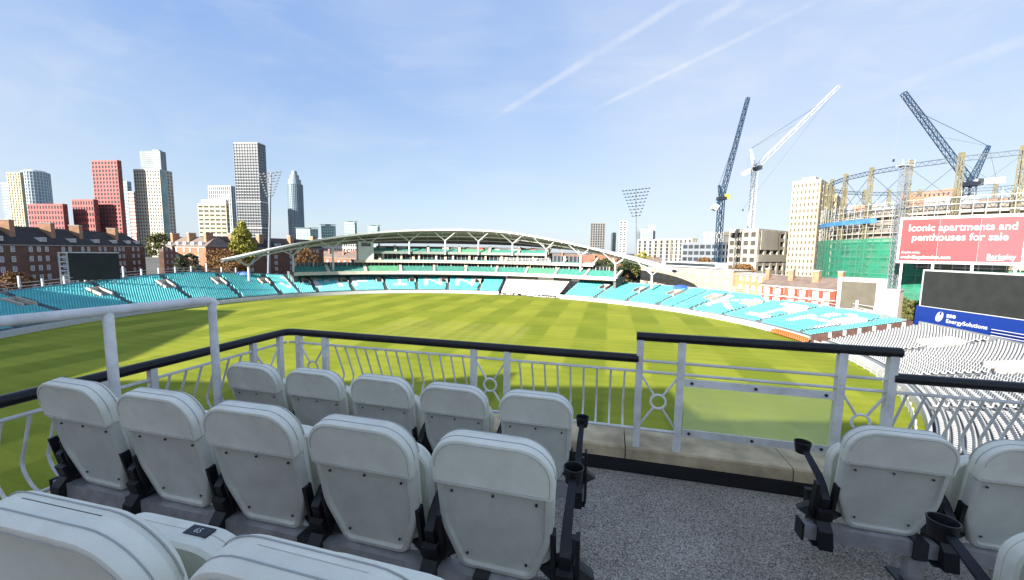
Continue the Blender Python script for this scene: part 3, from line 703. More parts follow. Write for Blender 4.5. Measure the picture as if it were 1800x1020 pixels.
# ------------------------------------------------------------------ buildings
def rot(v, a): return Vector((v[0]*math.cos(a) - v[1]*math.sin(a), v[0]*math.sin(a) + v[1]*math.cos(a)))
def hit(K, d, px):                      # where a line from K along d is seen at a picture column
    rr = ray(px, 440); k = rr.x / rr.y; t = (k*K.y - K.x) / (d.x - k*d.y); return max(.5, abs(t))
def block(name, label, xs, x0, x1, Y, ytop, psi, body, frame, nf, nbl, nbr, band=.35, pier=.3, zbase=0., ll=None, rl=None, cat='tower block', proud=.35, parent=None, top=None, group=None):
    p = at(xs, 440, Y); K = Vector((p.x, p.y)); a = math.radians(psi); dl, dr = rot((-1,0), a), rot((0,1), a)
    ll = ll or hit(K, dl, x0); rl = rl or hit(K, dr, x1); zt = zat(xs, ytop, Y) if top is None else top
    root = parent or thing(name, (K.x, K.y, 0), label, cat, group)
    Q = lambda l, r, z: Vector((K.x + dl.x*l + dr.x*r, K.y + dl.y*l + dr.y*r, z))
    def slab(nm, l0, l1, r0, r1, za, zb, m_, par=None):
        return MB().hexa([Q(l, r, z) for z in (za, zb) for l, r in ((l0,r0),(l1,r0),(l1,r1),(l0,r1))]).build(nm, m_, par or root)
    slab('wall', 0, ll, 0, rl, zbase, zt, body)
    if frame:
        fh = (zt - zbase)/nf; m = MB()
        def S(l0, l1, r0, r1, za, zb): m.hexa([Q(l, r, z) for z in (za, zb) for l, r in ((l0,r0),(l1,r0),(l1,r1),(l0,r1))])
        for k in range(nf + 1):
            za = zbase + k*fh - fh*band/2; zb = min(zt + .3, za + fh*band)
            if k == nf: zb = zt + .6
            if nbl: S(-proud*.8, ll, -proud*.8, 0.0, za, zb)
            if nbr: S(-proud*.8, 0, 0, rl, za, zb)
        if pier > 0:
            if nbl:
                w = ll/nbl
                for i in range(nbl + 1): S(i*w - w*pier/2 if i else -proud, i*w + w*pier/2 if i < nbl else ll, -proud, 0, zbase, zt + .3)
            if nbr:
                w = rl/nbr
                for i in range(nbr + 1): S(-proud, 0, i*w - w*pier/2 if i else -proud, i*w + w*pier/2 if i < nbr else rl, zbase, zt + .3)
        m.build('facade_grid', frame, root)
    slab('parapet', -.2, ll + .2, -.2, rl + .2, zt + .05, zt + 1.2, frame or body)
    return root, Q, ll, rl, zt, slab
# -- far left cluster
block('glass_tower', 'slim grey glass tower at the far left edge of the skyline', 28, 15, 33, 760, 322, -20, glassb, palec, 24, 4, 3, .25, .2)
block('striped_tower', 'cream and yellow striped tower left of the curved glass one', 50, 27, 56, 720, 304, -12, glassd, yelc, 30, 5, 3, .2, .55)
def round_tower(name, label, px, w, Y, ytop, nf, body, frame, nseg=28, crown=None, np_=14):
    p = at(px, 440, Y); R = w*Y/F/2*math.cos(math.atan(abs(p.x)/Y))**1.0; zt = zat(px, ytop, Y); root = thing(name, (p.x, p.y, 0), label, 'tower block')
    circ = lambda r, z, n=nseg: [Vector((p.x + r*math.cos(2*PI*k/n), p.y + r*math.sin(2*PI*k/n), z)) for k in range(n)]
    MB().loops([circ(R, 0), circ(R, zt)]).build('wall', body, root, True); m = MB()
    for k in range(nf + 1):
        z = zt*k/nf; m.loops([circ(R+.1, z-.5), circ(R+.45, z-.45), circ(R+.45, z+.45), circ(R+.1, z+.5)], False, False)
    for k in range(np_*2):
        a = PI*k/np_; q = Vector((p.x + (R+.3)*math.cos(a), p.y + (R+.3)*math.sin(a), 0)); m.bar(q, q + Vector((0,0,zt)), 1.0, .6, up=(math.cos(a), math.sin(a), 0))
    m.build('facade_grid', frame, root)
    if crown:
        for r, z0, z1 in crown: MB().loops([circ(R*r, zt + z0), circ(R*r*.96, zt + z1)]).build('crown', frame, root, True)
    return root
round_tower('curved_tower', 'pale blue curved glass tower right of the striped one', 77, 50, 740, 304, 26, glassb, mat('pale_aqua_cladding', (.50,.58,.60), .5, .1, .05), crown=[(.8, 0, 3)])
block('red_block', 'low wide red clad block in front of the curved tower', 118, 57, 126, 560, 360, -8, glassd, redc, 10, 12, 3, .4, .45, cat='apartment block')
block('red_block', 'smaller red clad block left of the tall red tower', 172, 135, 180, 575, 352, -8, glassd, redc, 10, 8, 2, .4, .45, cat='apartment block')
rt, Q, ll, rl, zt, slab = block('red_tower', 'tall red clad tower with a regular window grid', 219, 175, 226, 590, 283, -8, glassd, redc, 25, 8, 3, .38, .42)
block('glass_tower', 'slim pale glass tower just right of the tall red tower', 233, 222, 240, 700, 320, -15, glassb, palec, 22, 3, 2, .3, .2)
block('striped_block', 'red and white banded block left of the cream tower', 243, 234, 250, 650, 338, -10, redl, white, 18, 2, 2, .4, .0)
r_, Q, ll, rl, zt, slab = block('cream_tower', 'tall cream gridded tower with glass side and dark glass top', 291, 246, 312, 610, 299, -4, glassd, crm, 26, 10, 4, .45, .5)
slab('glass_fin', -.6, .2, .3, rl*.45, 0, zt - 1, glassg)
zu = zat(280, 266, 615)
slab('upper_glass', ll*.0, ll*.78, 3, rl*.6, zt + 1.2, zu, mat('grey_blue_glass', (.16,.19,.21), .2, .2, .1)); m = MB()
for k in range(9): m.hexa([Q(l, r, z) for z in (zt + 2 + k*(zu-zt-2)/9, zt + 2.5 + k*(zu-zt-2)/9) for l, r in ((-.2,2.8),(ll*.79,2.8),(ll*.79,3),(-.2,3))])
m.build('upper_bands', greyc, r_); slab('roof_plant', ll*.1, ll*.35, 5, rl*.5, zu, zu + 2.2, greyc)
block('grey_striped_block', 'grey vertically striped block behind the cream hotel', 412, 373, 419, 640, 328, -6, glassd, palec, 18, 11, 2, .12, .5)
r_, Q, ll, rl, zt, slab = block('cream_hotel', 'pale yellow hotel slab with dark window bands', 402, 353, 406, 500, 360, -4, glassd, yelc, 13, 5, 1, .52, .2)
slab('roof_sign_wall', 1, ll - 4, 1, 5, zt, zt + 6, white)
r_, Q, ll, rl, zt, slab = block('dark_tower', 'tallest dark grey tower with white fins above the poplar', 462, 421, 475, 560, 252, -4, glassd, greyc, 40, 9, 4, .30, .12)
for i in range(10): slab('fin', ll*i/9 - .12, ll*i/9 + .12, -.75, -.4, 0, zt, mat('fin_grey', (.27,.29,.31), .5, .1, .05))
for k in (11, 20): slab('sky_floor', -.6, ll + .3, -.6, rl, zt*k/40, zt*k/40 + 1.6, white)
round_tower('cylinder_tower', 'slender cylindrical blue glass tower with a stepped crown', 523, 27, 720, 325, 44, mat('steel_blue_glass', (.09,.15,.19), .15, .2, .05, spec=.8), mat('blue_grey_fins', (.22,.29,.33), .4, .1, .05), crown=[(.85, 0, 9), (.6, 9, 17), (.35, 17, 24)])
for i, (xa, xb, yt) in enumerate(((522,560,404),(566,591,398),(607,628,392),(648,668,399))):
    r_, Q, ll, rl, zt, slab = block('riverside_block', ('wide green glass riverside block beside the cylindrical tower','green glass riverside block with winged top, second from the cylindrical tower','tallest narrow green glass riverside block','last green glass riverside block, just above the arched roof')[i], xb - 4, xa, xb, 640, yt, -5, glassg, mat('aqua_cladding', (.42,.52,.50), .5, .1, .05), 12, 6, 2, .3, .25, cat='apartment block', group='riverside blocks')
    slab('winged_roof', -2, ll + 2, -1, rl, zt + 2.6, zt + 3.2, glassg); slab('roof_core', ll*.3, ll*.7, 1, rl*.6, zt, zt + 2.6, glassd)
block('distant_block', 'white low flats behind the arched roof on the left', 640, 560, 646, 600, 421, -5, glassd, palec, 5, 20, 2, .5, .3, cat='flats')
# -- right skyline
block('dark_office_tower', 'dark brown glass tower right of the arched roof', 1062, 1037, 1075, 700, 393, -12, glassd, mat('brown_grey_cladding', (.20,.19,.18), .5, .1, .05), 16, 6, 4, .2, .3)
block('teal_tower', 'thin teal glass tower between the dark and white towers', 1082, 1076, 1086, 760, 410, -12, glassg, None, 10, 2, 2)
block('white_tower', 'white banded tower with paired shafts', 1100, 1087, 1108, 690, 389, -15, glassd, white, 17, 2, 2, .45, .35)
block('pale_tower', 'pale glass tower with a stepped top right of the floodlight', 1146, 1123, 1156, 720, 404, -15, glassb, palec, 14, 5, 3, .3, .3)
block('pale_tower', 'upper shaft of the pale stepped glass tower', 1150, 1137, 1156, 730, 397, -15, glassb, palec, 16, 3, 2, .3, .3)
block('slab_flats', 'cream slab flats with tall vertical piers under the pale tower', 1178, 1120, 1190, 420, 422, -60, glassd, crm, 8, 6, 4, .12, .55, cat='flats')
block('slab_flats', 'second cream slab of flats with vertical piers further right', 1216, 1178, 1225, 400, 421, -60, glassd, crm, 8, 5, 3, .12, .55, cat='flats')
block('grey_offices', 'low grey office block before the blue crane', 1262, 1200, 1282, 300, 428, -62, glassd, greyc, 5, 6, 3, .4, .2, cat='offices')
block('pale_offices', 'pale flat roofed offices with dark upper band behind the blue crane', 1270, 1236, 1292, 310, 410, -62, mat('grey_render', (.36,.36,.35), .7, .1, .1), crm, 4, 2, 2, .4, .15, cat='offices')
r_, Q, ll, rl, zt, slab = block('concrete_building', 'bare concrete building under construction with open floors', 1330, 1281, 1388, 250, 405, -55, mat('open_floor_dark', (.06,.055,.05), .9, .3, .2), mat('raw_concrete', (.42,.39,.33), .85, .1, .1), 6, 4, 5, .42, .32, cat='building', proud=.9)
slab('blank_panel', -1.2, -.95, rl*.05, rl*.55, zt*.62, zt, mat('raw_concrete', (.42,.39,.33))); slab('blank_panel', -1.2, -.95, rl*.0, rl*.9, zt*.38, zt*.52, MATS['raw_concrete'])
r_, Q, ll, rl, zt, slab = block('limestone_tower', 'tall cream stone tower with side balconies left of the gasholder', 1432, 1384, 1456, 235, 318, -48, mat('tan_window_glass', (.09,.08,.07), .25, .3, .1), stonec, 16, 7, 4, .50, .58, cat='tower block')
for k in range(3, 15):
    slab('balcony', -1.6, -.4, rl*.3, rl*.85, zt*k/16, zt*k/16 + .9, glassb if k % 2 else stonec)
slab('roof_room', 3, ll - 4, 2, rl - 2, zt + 1, zt + 3.2, stonec)
block('cream_annex', 'lower cream block right of the limestone tower', 1462, 1448, 1482, 260, 345, -45, glassd, bricky2, 12, 4, 3, .5, .6, cat='flats')
block('salmon_block', 'salmon coloured block seen through the gasholder frame', 1668, 1575, 1674, 270, 333, -75, glassd, salm, 14, 12, 2, .55, .6, cat='flats')

# -- mansion flats
wm = MB(); wm.box(-.75, .75, -.06, .02, 0, 1.7); wfr = MB()
for x0_, x1_, z0_, z1_ in ((-.8,-.6,-.1,1.8),(.6,.8,-.1,1.8),(-.8,.8,-.12,.08),(-.8,.8,1.62,1.8),(-.06,.06,0,1.7),(-.7,.7,.8,.95)): wfr.box(x0_, x1_, -.16, -.02, z0_, z1_)
wmesh, wfmesh = wm.mesh('window', mat('pale_window_glass', (.20,.23,.26), .2, .4, .3)), wfr.mesh('frame', winw)
def add_window(root, p, ang, sc=1.):
    o = bpy.data.objects.new('window', wmesh); COL.objects.link(o); o.parent = root; o.matrix_parent_inverse = wmat(root).inverted()
    o.location = p; o.rotation_euler = (0, 0, ang); o.scale = (sc, 1, sc)
    f = bpy.data.objects.new('frame', wfmesh); COL.objects.link(f); f.parent = o
def mansion(label, a, b, depth, ze, zr, brick, roofm, floors, cols, chim, dormers, flip=1, name='mansion_flats', z0=0., both=False, wsc=1.0, hip=4.):
    a, b = Vector((a[0], a[1], 0)), Vector((b[0], b[1], 0)); x = (b - a).normalized(); nrm = Vector((x.y, -x.x, 0))*flip; Lh = (b-a).length
    root = thing(name, (a + b)/2, label, 'flats')
    P = lambda s, d, z: a + x*s - nrm*d + Vector((0,0,z))
    MB().hexa([P(s, d, z) for z in (0, ze) for s, d in ((0,0),(Lh,0),(Lh,depth),(0,depth))]).build('wall', brick, root)
    e = .5; v = [P(-e,-e,ze), P(Lh+e,-e,ze), P(Lh+e,depth+e,ze), P(-e,depth+e,ze), P(hip,depth/2,zr), P(Lh-hip,depth/2,zr)]
    rf_ = MB().add(v, [(0,1,5,4),(1,2,5),(2,3,4,5),(3,0,4),(0,3,2,1)]).build('roof', roofm, root)
    MB().hexa([P(s, d, z) for z in (ze - .35, ze) for s, d in ((-.3,-.35),(Lh+.3,-.35),(Lh+.3,0),(-.3,0))]).build('cornice', conc, root)
    ang = math.atan2(x.y, x.x) + (0 if flip > 0 else PI)
    fh = (ze - z0)/floors
    for f in range(floors):
        for c in cols: add_window(root, P(c*Lh, -.05, z0 + f*fh + fh*.28), ang, wsc)
    if both:
        for f in range(floors):
            for q in (.2, .5, .8): add_window(root, P(Lh + .05, depth*q, z0 + f*fh + fh*.28), ang + PI/2*flip, wsc)
    cs = .45 if name in ('terraced_house','far_house') else 1.
    for c in chim:
        MB().hexa([P(c*Lh + s, depth*.30 + d, z) for z in (ze, zr + 1.6) for s, d in ((-1.1*cs,-1.6*cs),(1.1*cs,-1.6*cs),(1.1*cs,1.6*cs),(-1.1*cs,1.6*cs))]).build('chimney', mat('chimney_brick', (.33,.19,.12), .9, .2, .6), rf_)
        MB().hexa([P(c*Lh + s, depth*.30 + d, z) for z in (zr + 1.6, zr + 1.9) for s, d in ((-1.25*cs,-1.75*cs),(1.25*cs,-1.75*cs),(1.25*cs,1.75*cs),(-1.25*cs,1.75*cs))]).build('chimney_cap', conc, rf_)
    for c in dormers:
        zt_ = ze + (zr - ze)*.18
        d_ = MB().hexa([P(c*Lh + s, d, z) for z in (zt_, zt_ + 1.5) for s, d in ((-1.5,.5),(1.5,.5),(1.5,3.5),(-1.5,3.5))]).build('dormer', winw, rf_)
        MB().hexa([P(c*Lh + s, d, z) for z in (zt_ + .25, zt_ + 1.3) for s, d in ((-1.2,.44),(1.2,.44),(1.2,.5),(-1.2,.5))]).build('pane', glassb, d_)
    return root
mansion('long brick mansion flats toned dark for shade, with tall chimneys on the far left', (-166,122), (-197,208), 13, 17, 23.6, brickd, slate, 5, [.06,.11,.19,.23,.27,.36,.40,.48,.52,.60,.64,.72,.755,.79,.88,.93], [.16,.36,.53,.80], [.07,.27,.44,.60,.74,.86,.95], 1)
KB = at(362, 440, 190); dB = rot((-1,0), math.radians(-28)); dB2 = rot((0,1), math.radians(-28))
lB = hit(Vector((KB.x, KB.y)), dB, 287)
mansion('brick flats with white dormers, toned orange for the sun, behind the autumn trees', (KB.x + dB.x*lB, KB.y + dB.y*lB), (KB.x, KB.y), 13, 17, 22.4, bricko, tileb, 5, [.1,.22,.34,.52,.66,.84], [.1,.5,.88], [.14,.32,.5,.68,.86], 1, wsc=1.05)
mansion('brick flats toned brown for shade, behind the poplar and the roof tip', (KB.x + dB2.x*1.5 - 1, KB.y + dB2.y*1.5 + 1), (KB.x + dB2.x*64, KB.y + dB2.y*64), 13, 17, 22.6, brickd, slate, 5, [.06,.13,.24,.31,.45,.52,.66,.73,.86,.93], [.2,.42,.7,.93], [.1,.3,.55,.8], 1, hip=5)
mansion('low brown roofs between the two mansion blocks', (-205,225), (-170,236), 12, 14.5, 19, brickd, tileb, 4, [.2,.5,.8], [.5], [], 1)
# -- terraces behind the right sweep
def rowhouse(label, pa, pb, ze, zr, brick, roofm, cols, floors, wsc, bays=0, name='terraced_house', cat='house', depth=9., z0=0.):
    a = at(pa[0], 440, pa[1]); b = at(pb[0], 440, pb[1]); root = mansion(label, (a.x, a.y), (b.x, b.y), depth, ze, zr, brick, roofm, floors, cols, [.02,.98] if bays else [], [], 1, name, z0, wsc=wsc, hip=.2); root['category'] = cat
    return root, a, b
r_, a, b = rowhouse('long cream brick terrace right of the roof tip', (1128,168), (1292,128), 11.6, 12.0, bricky2, conc, [.05,.14,.23,.32,.41,.5,.59,.68,.77,.86,.95], 4, .75, name='brick_terrace', cat='building', z0=.5)
x = (b - a); x.z = 0; nrm = Vector((x.y, -x.x, 0)).normalized()
MB().hexa([a + x*s - nrm*d + Vector((0,0,z - a.z)) for z in (12., 14.0) for s, d in ((.28,1),(.84,1),(.84,6),(.28,6))]).build('white_top_storey', white, r_)
MB().hexa([a + x*s - nrm*d + Vector((0,0,z - a.z)) for z in (12.5, 13.5) for s, d in ((.30,.9),(.82,.9),(.82,1),(.30,1))]).build('top_storey_window', glassd, r_)
rowhouse('ochre brick terrace with white windows left of the red houses', (1288,131), (1362,112), 10.6, 11.2, bricky, conc, [.1,.28,.45,.6,.75,.9], 4, .8, name='brick_terrace', cat='building')
pts = [(1345,108),(1388,103),(1432,98.5),(1476,94)]
for i in range(3):
    r_, a, b = rowhouse(('left','middle','right')[i] + ' red brick house of the terrace behind the turquoise sweep', pts[i], pts[i+1], 8.8, 11.4, brickr, tileb, [.2,.5,.8], 3, .95, 1, depth=9)
    x = (b - a); x.z = 0; Lh = x.length; x.normalize(); nrm = Vector((x.y, -x.x, 0)); a = Vector((a.x, a.y, 0))
    for c in (.28, .72):
        pl = [(c*Lh - 1.3, 0), (c*Lh - .8, .9), (c*Lh + .8, .9), (c*Lh + 1.3, 0)]
        by = MB().loops([[a + x*s + nrm*d + Vector((0,0,z)) for s, d in pl] for z in (0, 8.3)]).build('bay', brickr, r_)
        for z in (1.4, 4.0, 6.5): MB().hexa([a + x*(c*Lh + s) + nrm*(.93 + d) + Vector((0,0,zz_)) for zz_ in (z, z + 1.5) for s, d in ((-.65,-.02),(.65,-.02),(.65,.03),(-.65,.03))]).build('bay_window', winw, by)
    for z in (3.3, 5.9): MB().hexa([a + x*s + nrm*d + Vector((0,0,zz_)) for zz_ in (z, z + .3) for s, d in ((0,0),(Lh,0),(Lh,.98),(0,.98))]).build('white_band', winw, r_)
# -- distant house roofs seen under the arched roof
k = 0
for px, Y, w, rm in ((560,300,26,tileb),(590,330,30,tiler),(612,290,24,tileb),(640,350,30,bricko),(1000,300,26,tileb),(1030,270,24,tiler),(1062,240,30,tiler),(1100,250,26,tiler),(1040,340,40,bricko),(690,330,40,tileb),(760,340,40,bricko),(830,330,40,tileb),(900,320,40,tileb),(1130,330,30,tileb)):
    p = at(px, 440, Y); h = 9 + 3*random.random()
    r_ = mansion(('brown','red','brown','orange','brown','red','long red','far red','orange','brown','orange','brown','grey brown','brown')[k] + ' roofed house in the streets beyond, ' + ('leftmost','second from left','third from left','fourth from left','right of the stand boxes','behind the tree column','under the right roof arm','beyond the right roof arm','far right of the stand boxes','behind the camera tower','behind the second tree column','mid stand','right of mid stand','rightmost')[k],
        (p.x - w/2, p.y), (p.x + w/2, p.y - 3), 10, h, h + 4, brickd if k % 2 else bricko, rm, 2, [.2,.4,.6,.8], [.3,.8], [], 1, 'far_house', hip=.5); r_['category'] = 'house'; k += 1

# ------------------------------------------------------------------ trees
def tree(label, px, Y, z0, z1, w, lm, trunk_h, columnar=False, nleaf=1500, name='tree', ls=.5):
    p = at(px, 440, Y); root = thing(name, (p.x, p.y, 0), label, 'tree')
    top = Vector((p.x, p.y, z1)); m = MB(); m.tube([(p.x, p.y, 0), (p.x + .2, p.y, trunk_h), (p.x, p.y + .1, z0 + (z1-z0)*.7)], [w*.055 + .15, w*.04 + .1, .06], 8)
    for k in range(9):
        a = k*2.4; zb = z0 + (z1 - z0)*(.08 + .07*k); rr_ = w*.36*(1 - .06*k)
        m.tube([(p.x, p.y, zb - .6), (p.x + math.cos(a)*rr_, p.y + math.sin(a)*rr_, zb + (z1-z0)*.14)], [.13, .04], 5)
    m.build('trunk', trunk_m, root)
    ncl = 60 if not columnar else 150; cl = []
    while len(cl) < ncl:
        u_ = rng.uniform(-1, 1, 3); 
        if (u_**2).sum() > 1: continue
        if columnar: f = math.sin(PI*min(1, max(.06, (u_[2]+1)/2))**.8)**.7; q = (u_[0]*w*.5*f, u_[1]*w*.5*f, (z0+z1)/2 + u_[2]*(z1-z0)/2)
        else:
            u_ = u_ / max(.3, np.linalg.norm(u_))*np.linalg.norm(u_)**.5; q = (u_[0]*w*.46, u_[1]*w*.46, (z0+z1)/2 + u_[2]*(z1-z0)*.46)
        cl.append(q)
    per = nleaf // ncl; V = []; Fc = []
    cr_ = w*.13 if not columnar else w*.16
    for q in cl:
        c = np.array(q) + [p.x, p.y, 0]; rr_ = cr_*rng.uniform(.6, 1.35)
        d = rng.normal(0, 1, (per, 3)); d /= np.linalg.norm(d, axis=1)[:,None]; pos = c + d*rr_*rng.uniform(.35, 1., (per,1))**.6*[1,1,.8]
        for pp in pos:
            a1 = rng.normal(0, 1, 3); a1 /= np.linalg.norm(a1); a2 = np.cross(a1, rng.normal(0, 1, 3)); a2 /= np.linalg.norm(a2); s = ls*1.5*rng.uniform(.6, 1.3); b_ = len(V)
            V += [pp - a1*s*.5, pp + a2*s*.32, pp + a1*s*.5, pp - a2*s*.32]; Fc.append((b_, b_+1, b_+2, b_+3))
    me = bpy.data.meshes.new('crown'); me.from_pydata([tuple(v) for v in V], [], Fc); me.materials.append(lm); o = bpy.data.objects.new('crown', me); COL.objects.link(o)
    o.parent = root; o.matrix_parent_inverse = wmat(root).inverted(); return root
tree('tall yellow green poplar behind the left roof tip', 427, 158, 6, zat(427, 390, 158), 8.6, leaf_y, 5, True, 14000, 'poplar', .55)
tree('rusty autumn tree left of the poplar', 388, 150, 5, zat(388, 436, 150), 11, leaf_o, 4, False, 3800, ls=.5)
tree('second autumn tree in front of the roof tip', 410, 142, 4, zat(405, 446, 142), 10, leaf_o, 4, False, 3000, ls=.45)
tree('small dark green tree before the orange flats', 330, 165, 3, zat(330, 443, 165), 8, leaf_g, 3, False, 2600, ls=.5)
tree('yellowing tree between the two mansion blocks', 282, 250, 8, zat(282, 408, 250), 14, leaf_m, 6, False, 2500, ls=.8)
tree('pale shrub tree at the foot of the brown flats', 22, 118, 3, zat(22, 478, 118), 7, leaf_o, 3, False, 2000, ls=.45)
for i, (px, Y, yt, w, lm, lb) in enumerate(((1085,190,447,14,leaf_g,'dark tree under the right arm of the arched roof'),(1112,180,452,13,leaf_g,'second dark tree under the right roof arm'),(1060,200,452,12,leaf_g,'dark tree behind the right tree column'),(1128,210,440,9,leaf_y,'yellow autumn tree right of the dark trees'),(540,215,437,12,leaf_o,'autumn tree seen under the left roof arm'),(1240,190,452,10,leaf_o,'orange tree before the grey offices'),(1310,170,462,9,leaf_o,'orange tree on the skyline before the concrete building'))):
    tree(lb, px, Y, 3, zat(px, yt, Y), w, lm, 3, False, 2400, ls=.6)
tree('round bushy green tree left of the big screen', 1597, 92, 1.2, zat(1597, 522, 92), 7.8, leaf_m, 1.5, False, 5200, ls=.34)

# ------------------------------------------------------------------ floodlights
def floodlight(label, px, ybase, Y, yn, lean, tops):
    b = at(px, ybase, Y); b.z = 0; top = at(px + lean, yn, Y); mg = mat('mast_grey', (.16,.18,.21), .5, .1, .5); root = thing('floodlight_mast', b, label, 'floodlight')
    MB().tube([b, top], [.75, .35], 10).build('mast', mg, root, True)
    d = (top - b).normalized(); zs = zat(px + lean, tops[0], Y) - top.z
    m_ = MB()
    for i in range(9):
        f = i/8; h = (zat(px, tops[0], Y) - zat(px, tops[1], Y)); base = top + d*(h*f); wid = (.9 + 2.3*f)*Y/140*tops[2]
        br = MB().bar(base + Vector((-wid,0,-.12*wid)), base + Vector((wid,0,.12*wid)), .16).build('lamp_bar', dk_steel, root)
        nl = max(3, int(wid*1.3))
        for k in range(nl):
            q = base + Vector((-wid + 2*wid*k/(nl-1), -.3, (-.12*wid + .24*wid*k/(nl-1)))); MB().box(q.x-.38, q.x+.38, q.y-.2, q.y+.2, q.z-.05, q.z+.42).build('lamp', dk_steel, br)
    MB().bar(top, top + d*(zat(px, tops[0], Y) - zat(px, tops[1], Y)), .5).build('head_spine', mg, root)
floodlight('tilted floodlight mast in front of the dark tower', 471, 480, 176, 345, 4, (305, 345, 1.15))
floodlight('floodlight mast with star shaped lamp head right of the arched roof', 1121, 440, 215, 380, -3, (334, 380, 1.45))

# ------------------------------------------------------------------ cranes
def lattice(m, a, b, w, n, t=.16, w2=None):
    a, b = Vector(a), Vector(b); d = (b - a).normalized(); up = Vector((0,0,1)) if abs(d.z) < .9 else Vector((0,1,0)); x = d.cross(up).normalized(); y = x.cross(d)
    w2 = w2 or w; C = [(-1,-1),(1,-1),(1,1),(-1,1)]
    pt = lambda f, c: a + (b - a)*f + (x*c[0] + y*c[1])*((w + (w2 - w)*f)/2)
    for c in C: m.bar(pt(0,c), pt(1,c), t*1.5)
    for i in range(n):
        f0, f1 = i/n, (i+1)/n
        for k in range(4):
            c, c2 = C[k], C[(k+1) % 4]; m.bar(pt(f0, c if i % 2 else c2), pt(f1, c2 if i % 2 else c), t); m.bar(pt(f1, c), pt(f1, c2), t)
    return m
def crane(label, base_px, Y, y_slew, jib, mastm, jibm, w, apex, counter, name='tower_crane', t=.2, cabm=None, hook=None, cw=(2.2,1.2,1.)):
    s = at(base_px, y_slew, Y); b = Vector((s.x, s.y, 0)); root = thing(name, b, label, 'crane')
    lattice(MB(), b, s, w, int(s.z/w*.8), t).build('mast', mastm, root)
    MB().box(s.x - w*.8, s.x + w*.8, s.y - w*.8, s.y + w*.8, s.z, s.z + w*.7).build('slewing_ring', dk_steel, root)
    j0 = s + Vector((0,0,w*.6)); j1 = at(jib[0], jib[1], Y); lattice(MB(), j0, j1, w*.85, int((j1-j0).length/w*.85), t*.8, w*.55).build('jib', jibm, root)
    ap = at(apex[0], apex[1], Y); lattice(MB(), s + Vector((0,0,w*.5)), ap, w*.7, max(3, int((ap - s).length/w)), t*.8, w*.3).build('a_frame', jibm, root)
    MB().tube([ap, j0 + (j1 - j0)*.80], .10, 5).build('pendant', dk_steel, root); MB().tube([ap, j0 + (j1 - j0)*.55 + (j1-j0).normalized().cross(Vector((0,1,0)))*w*.3], .05, 4).build('pendant', dk_steel, root)
    c = at(counter[0], counter[1], Y); MB().bar(j0, c, w*.8, w*.35).build('counter_jib', jibm, root)
    d = (c - j0).normalized(); MB().bar(c - d*cw[0], c + d*cw[1], w*1.2, w*cw[2]).build('counterweight', white, root)
    MB().box(s.x + w*.5, s.x + w*1.4, s.y - w*.7, s.y + w*.5, s.z + w*.2, s.z + w*1.2).build('cab', cabm or glassd, root)
    MB().tube([ap, c], .07, 4).build('back_stay', dk_steel, root)
    if hook:
        h = at(hook[0], hook[1], Y); MB().tube([j1, h], .05, 4).build('hoist_rope', dk_steel, root); MB().box(h.x-.3, h.x+.3, h.y-.2, h.y+.2, h.z-1.2, h.z).build('hook_block', dk_steel, root)
crane('dark blue luffing crane with yellow cab, jib nearly upright', 1268, 230, 352, (1315,172), blue_steel, blue_steel, 2.6, (1264,326), (1256,366), t=.26, cabm=yellow_p, hook=None)
crane('white luffing crane with jib raised to the right', 1327, 260, 300, (1474,152), white_steel, white_steel, 2.6, (1319,262), (1312,303), t=.19, hook=(1306,368), cw=(3.5,2.5,1.))
crane('dark luffing crane behind the gasholder with jib raised to the left', 1705, 190, 328, (1588,164), dk_steel, blue_steel, 2.9, (1738,257), (1752,318), t=.24, hook=(1571,280), cw=(12.,2.,1.))

# ------------------------------------------------------------------ gasholder
GX, GY, GR, GZ = 165., 140., 42., 45.
gh = thing('gasholder', (GX, GY, 0), 'old gasholder frame round a scaffolded drum in green netting', 'gasholder')
NCOL = 24
gp = lambda a, r, z: Vector((GX + r*math.cos(a), GY + r*math.sin(a), z))
for k in range(NCOL):
    a = 2*PI*k/NCOL + .08; c = lattice(MB(), gp(a, GR, 0), gp(a, GR, GZ + 1), 1.25, 24, .11, .9).build('guide_column', gas_col, gh)
    MB().box(*(lambda p: (p.x-.5, p.x+.5, p.y-.5, p.y+.5, GZ + 1, GZ + 2.4))(gp(a, GR, 0))).build('finial', gas_col, c)
for zz_ in (GZ, GZ*.72):
    for k in range(NCOL):
        a, b = 2*PI*k/NCOL + .08, 2*PI*(k+1)/NCOL + .08; m = MB(); p, q = gp(a, GR, zz_), gp(b, GR, zz_); up = Vector((0,0,1.3))
        m.bar(p, q, .22); m.bar(p + up, q + up, .22)
        for i in range(6): f0 = i/6; m.bar(p + (q-p)*f0, p + (q-p)*(f0 + .5/6) + up, .1); m.bar(p + (q-p)*(f0 + .5/6) + up, p + (q-p)*(f0 + 1/6), .1)
        m.build('ring_girder', gas_gird, gh)
for k in range(NCOL):
    a, b = 2*PI*k/NCOL + .08, 2*PI*(k+1)/NCOL + .08
    if k % 1 == 0: MB().bar(gp(a, GR, GZ*.72 + 1), gp(b, GR, GZ), .11).build('tie_rod', gas_gird, gh); MB().bar(gp(b, GR, GZ*.72 + 1), gp(a, GR, GZ), .11).build('tie_rod', gas_gird, gh)
dr = thing('scaffolded_drum', (GX, GY, 0), 'round building inside the gasholder wrapped in scaffolding and green netting', 'building')
cyl = lambda r, z, n=72: [gp(2*PI*k/n, r, z) for k in range(n)]
MB().loops([cyl(39, 0), cyl(39, 33)]).build('inner_wall', mat('grey_brown_block_wall', (.22,.20,.18), .9, .3, .3), dr)  # grey-brown wall between the floor slabs
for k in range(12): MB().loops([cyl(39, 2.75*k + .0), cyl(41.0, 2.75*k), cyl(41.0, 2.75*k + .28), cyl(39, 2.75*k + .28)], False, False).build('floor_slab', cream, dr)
m = MB()
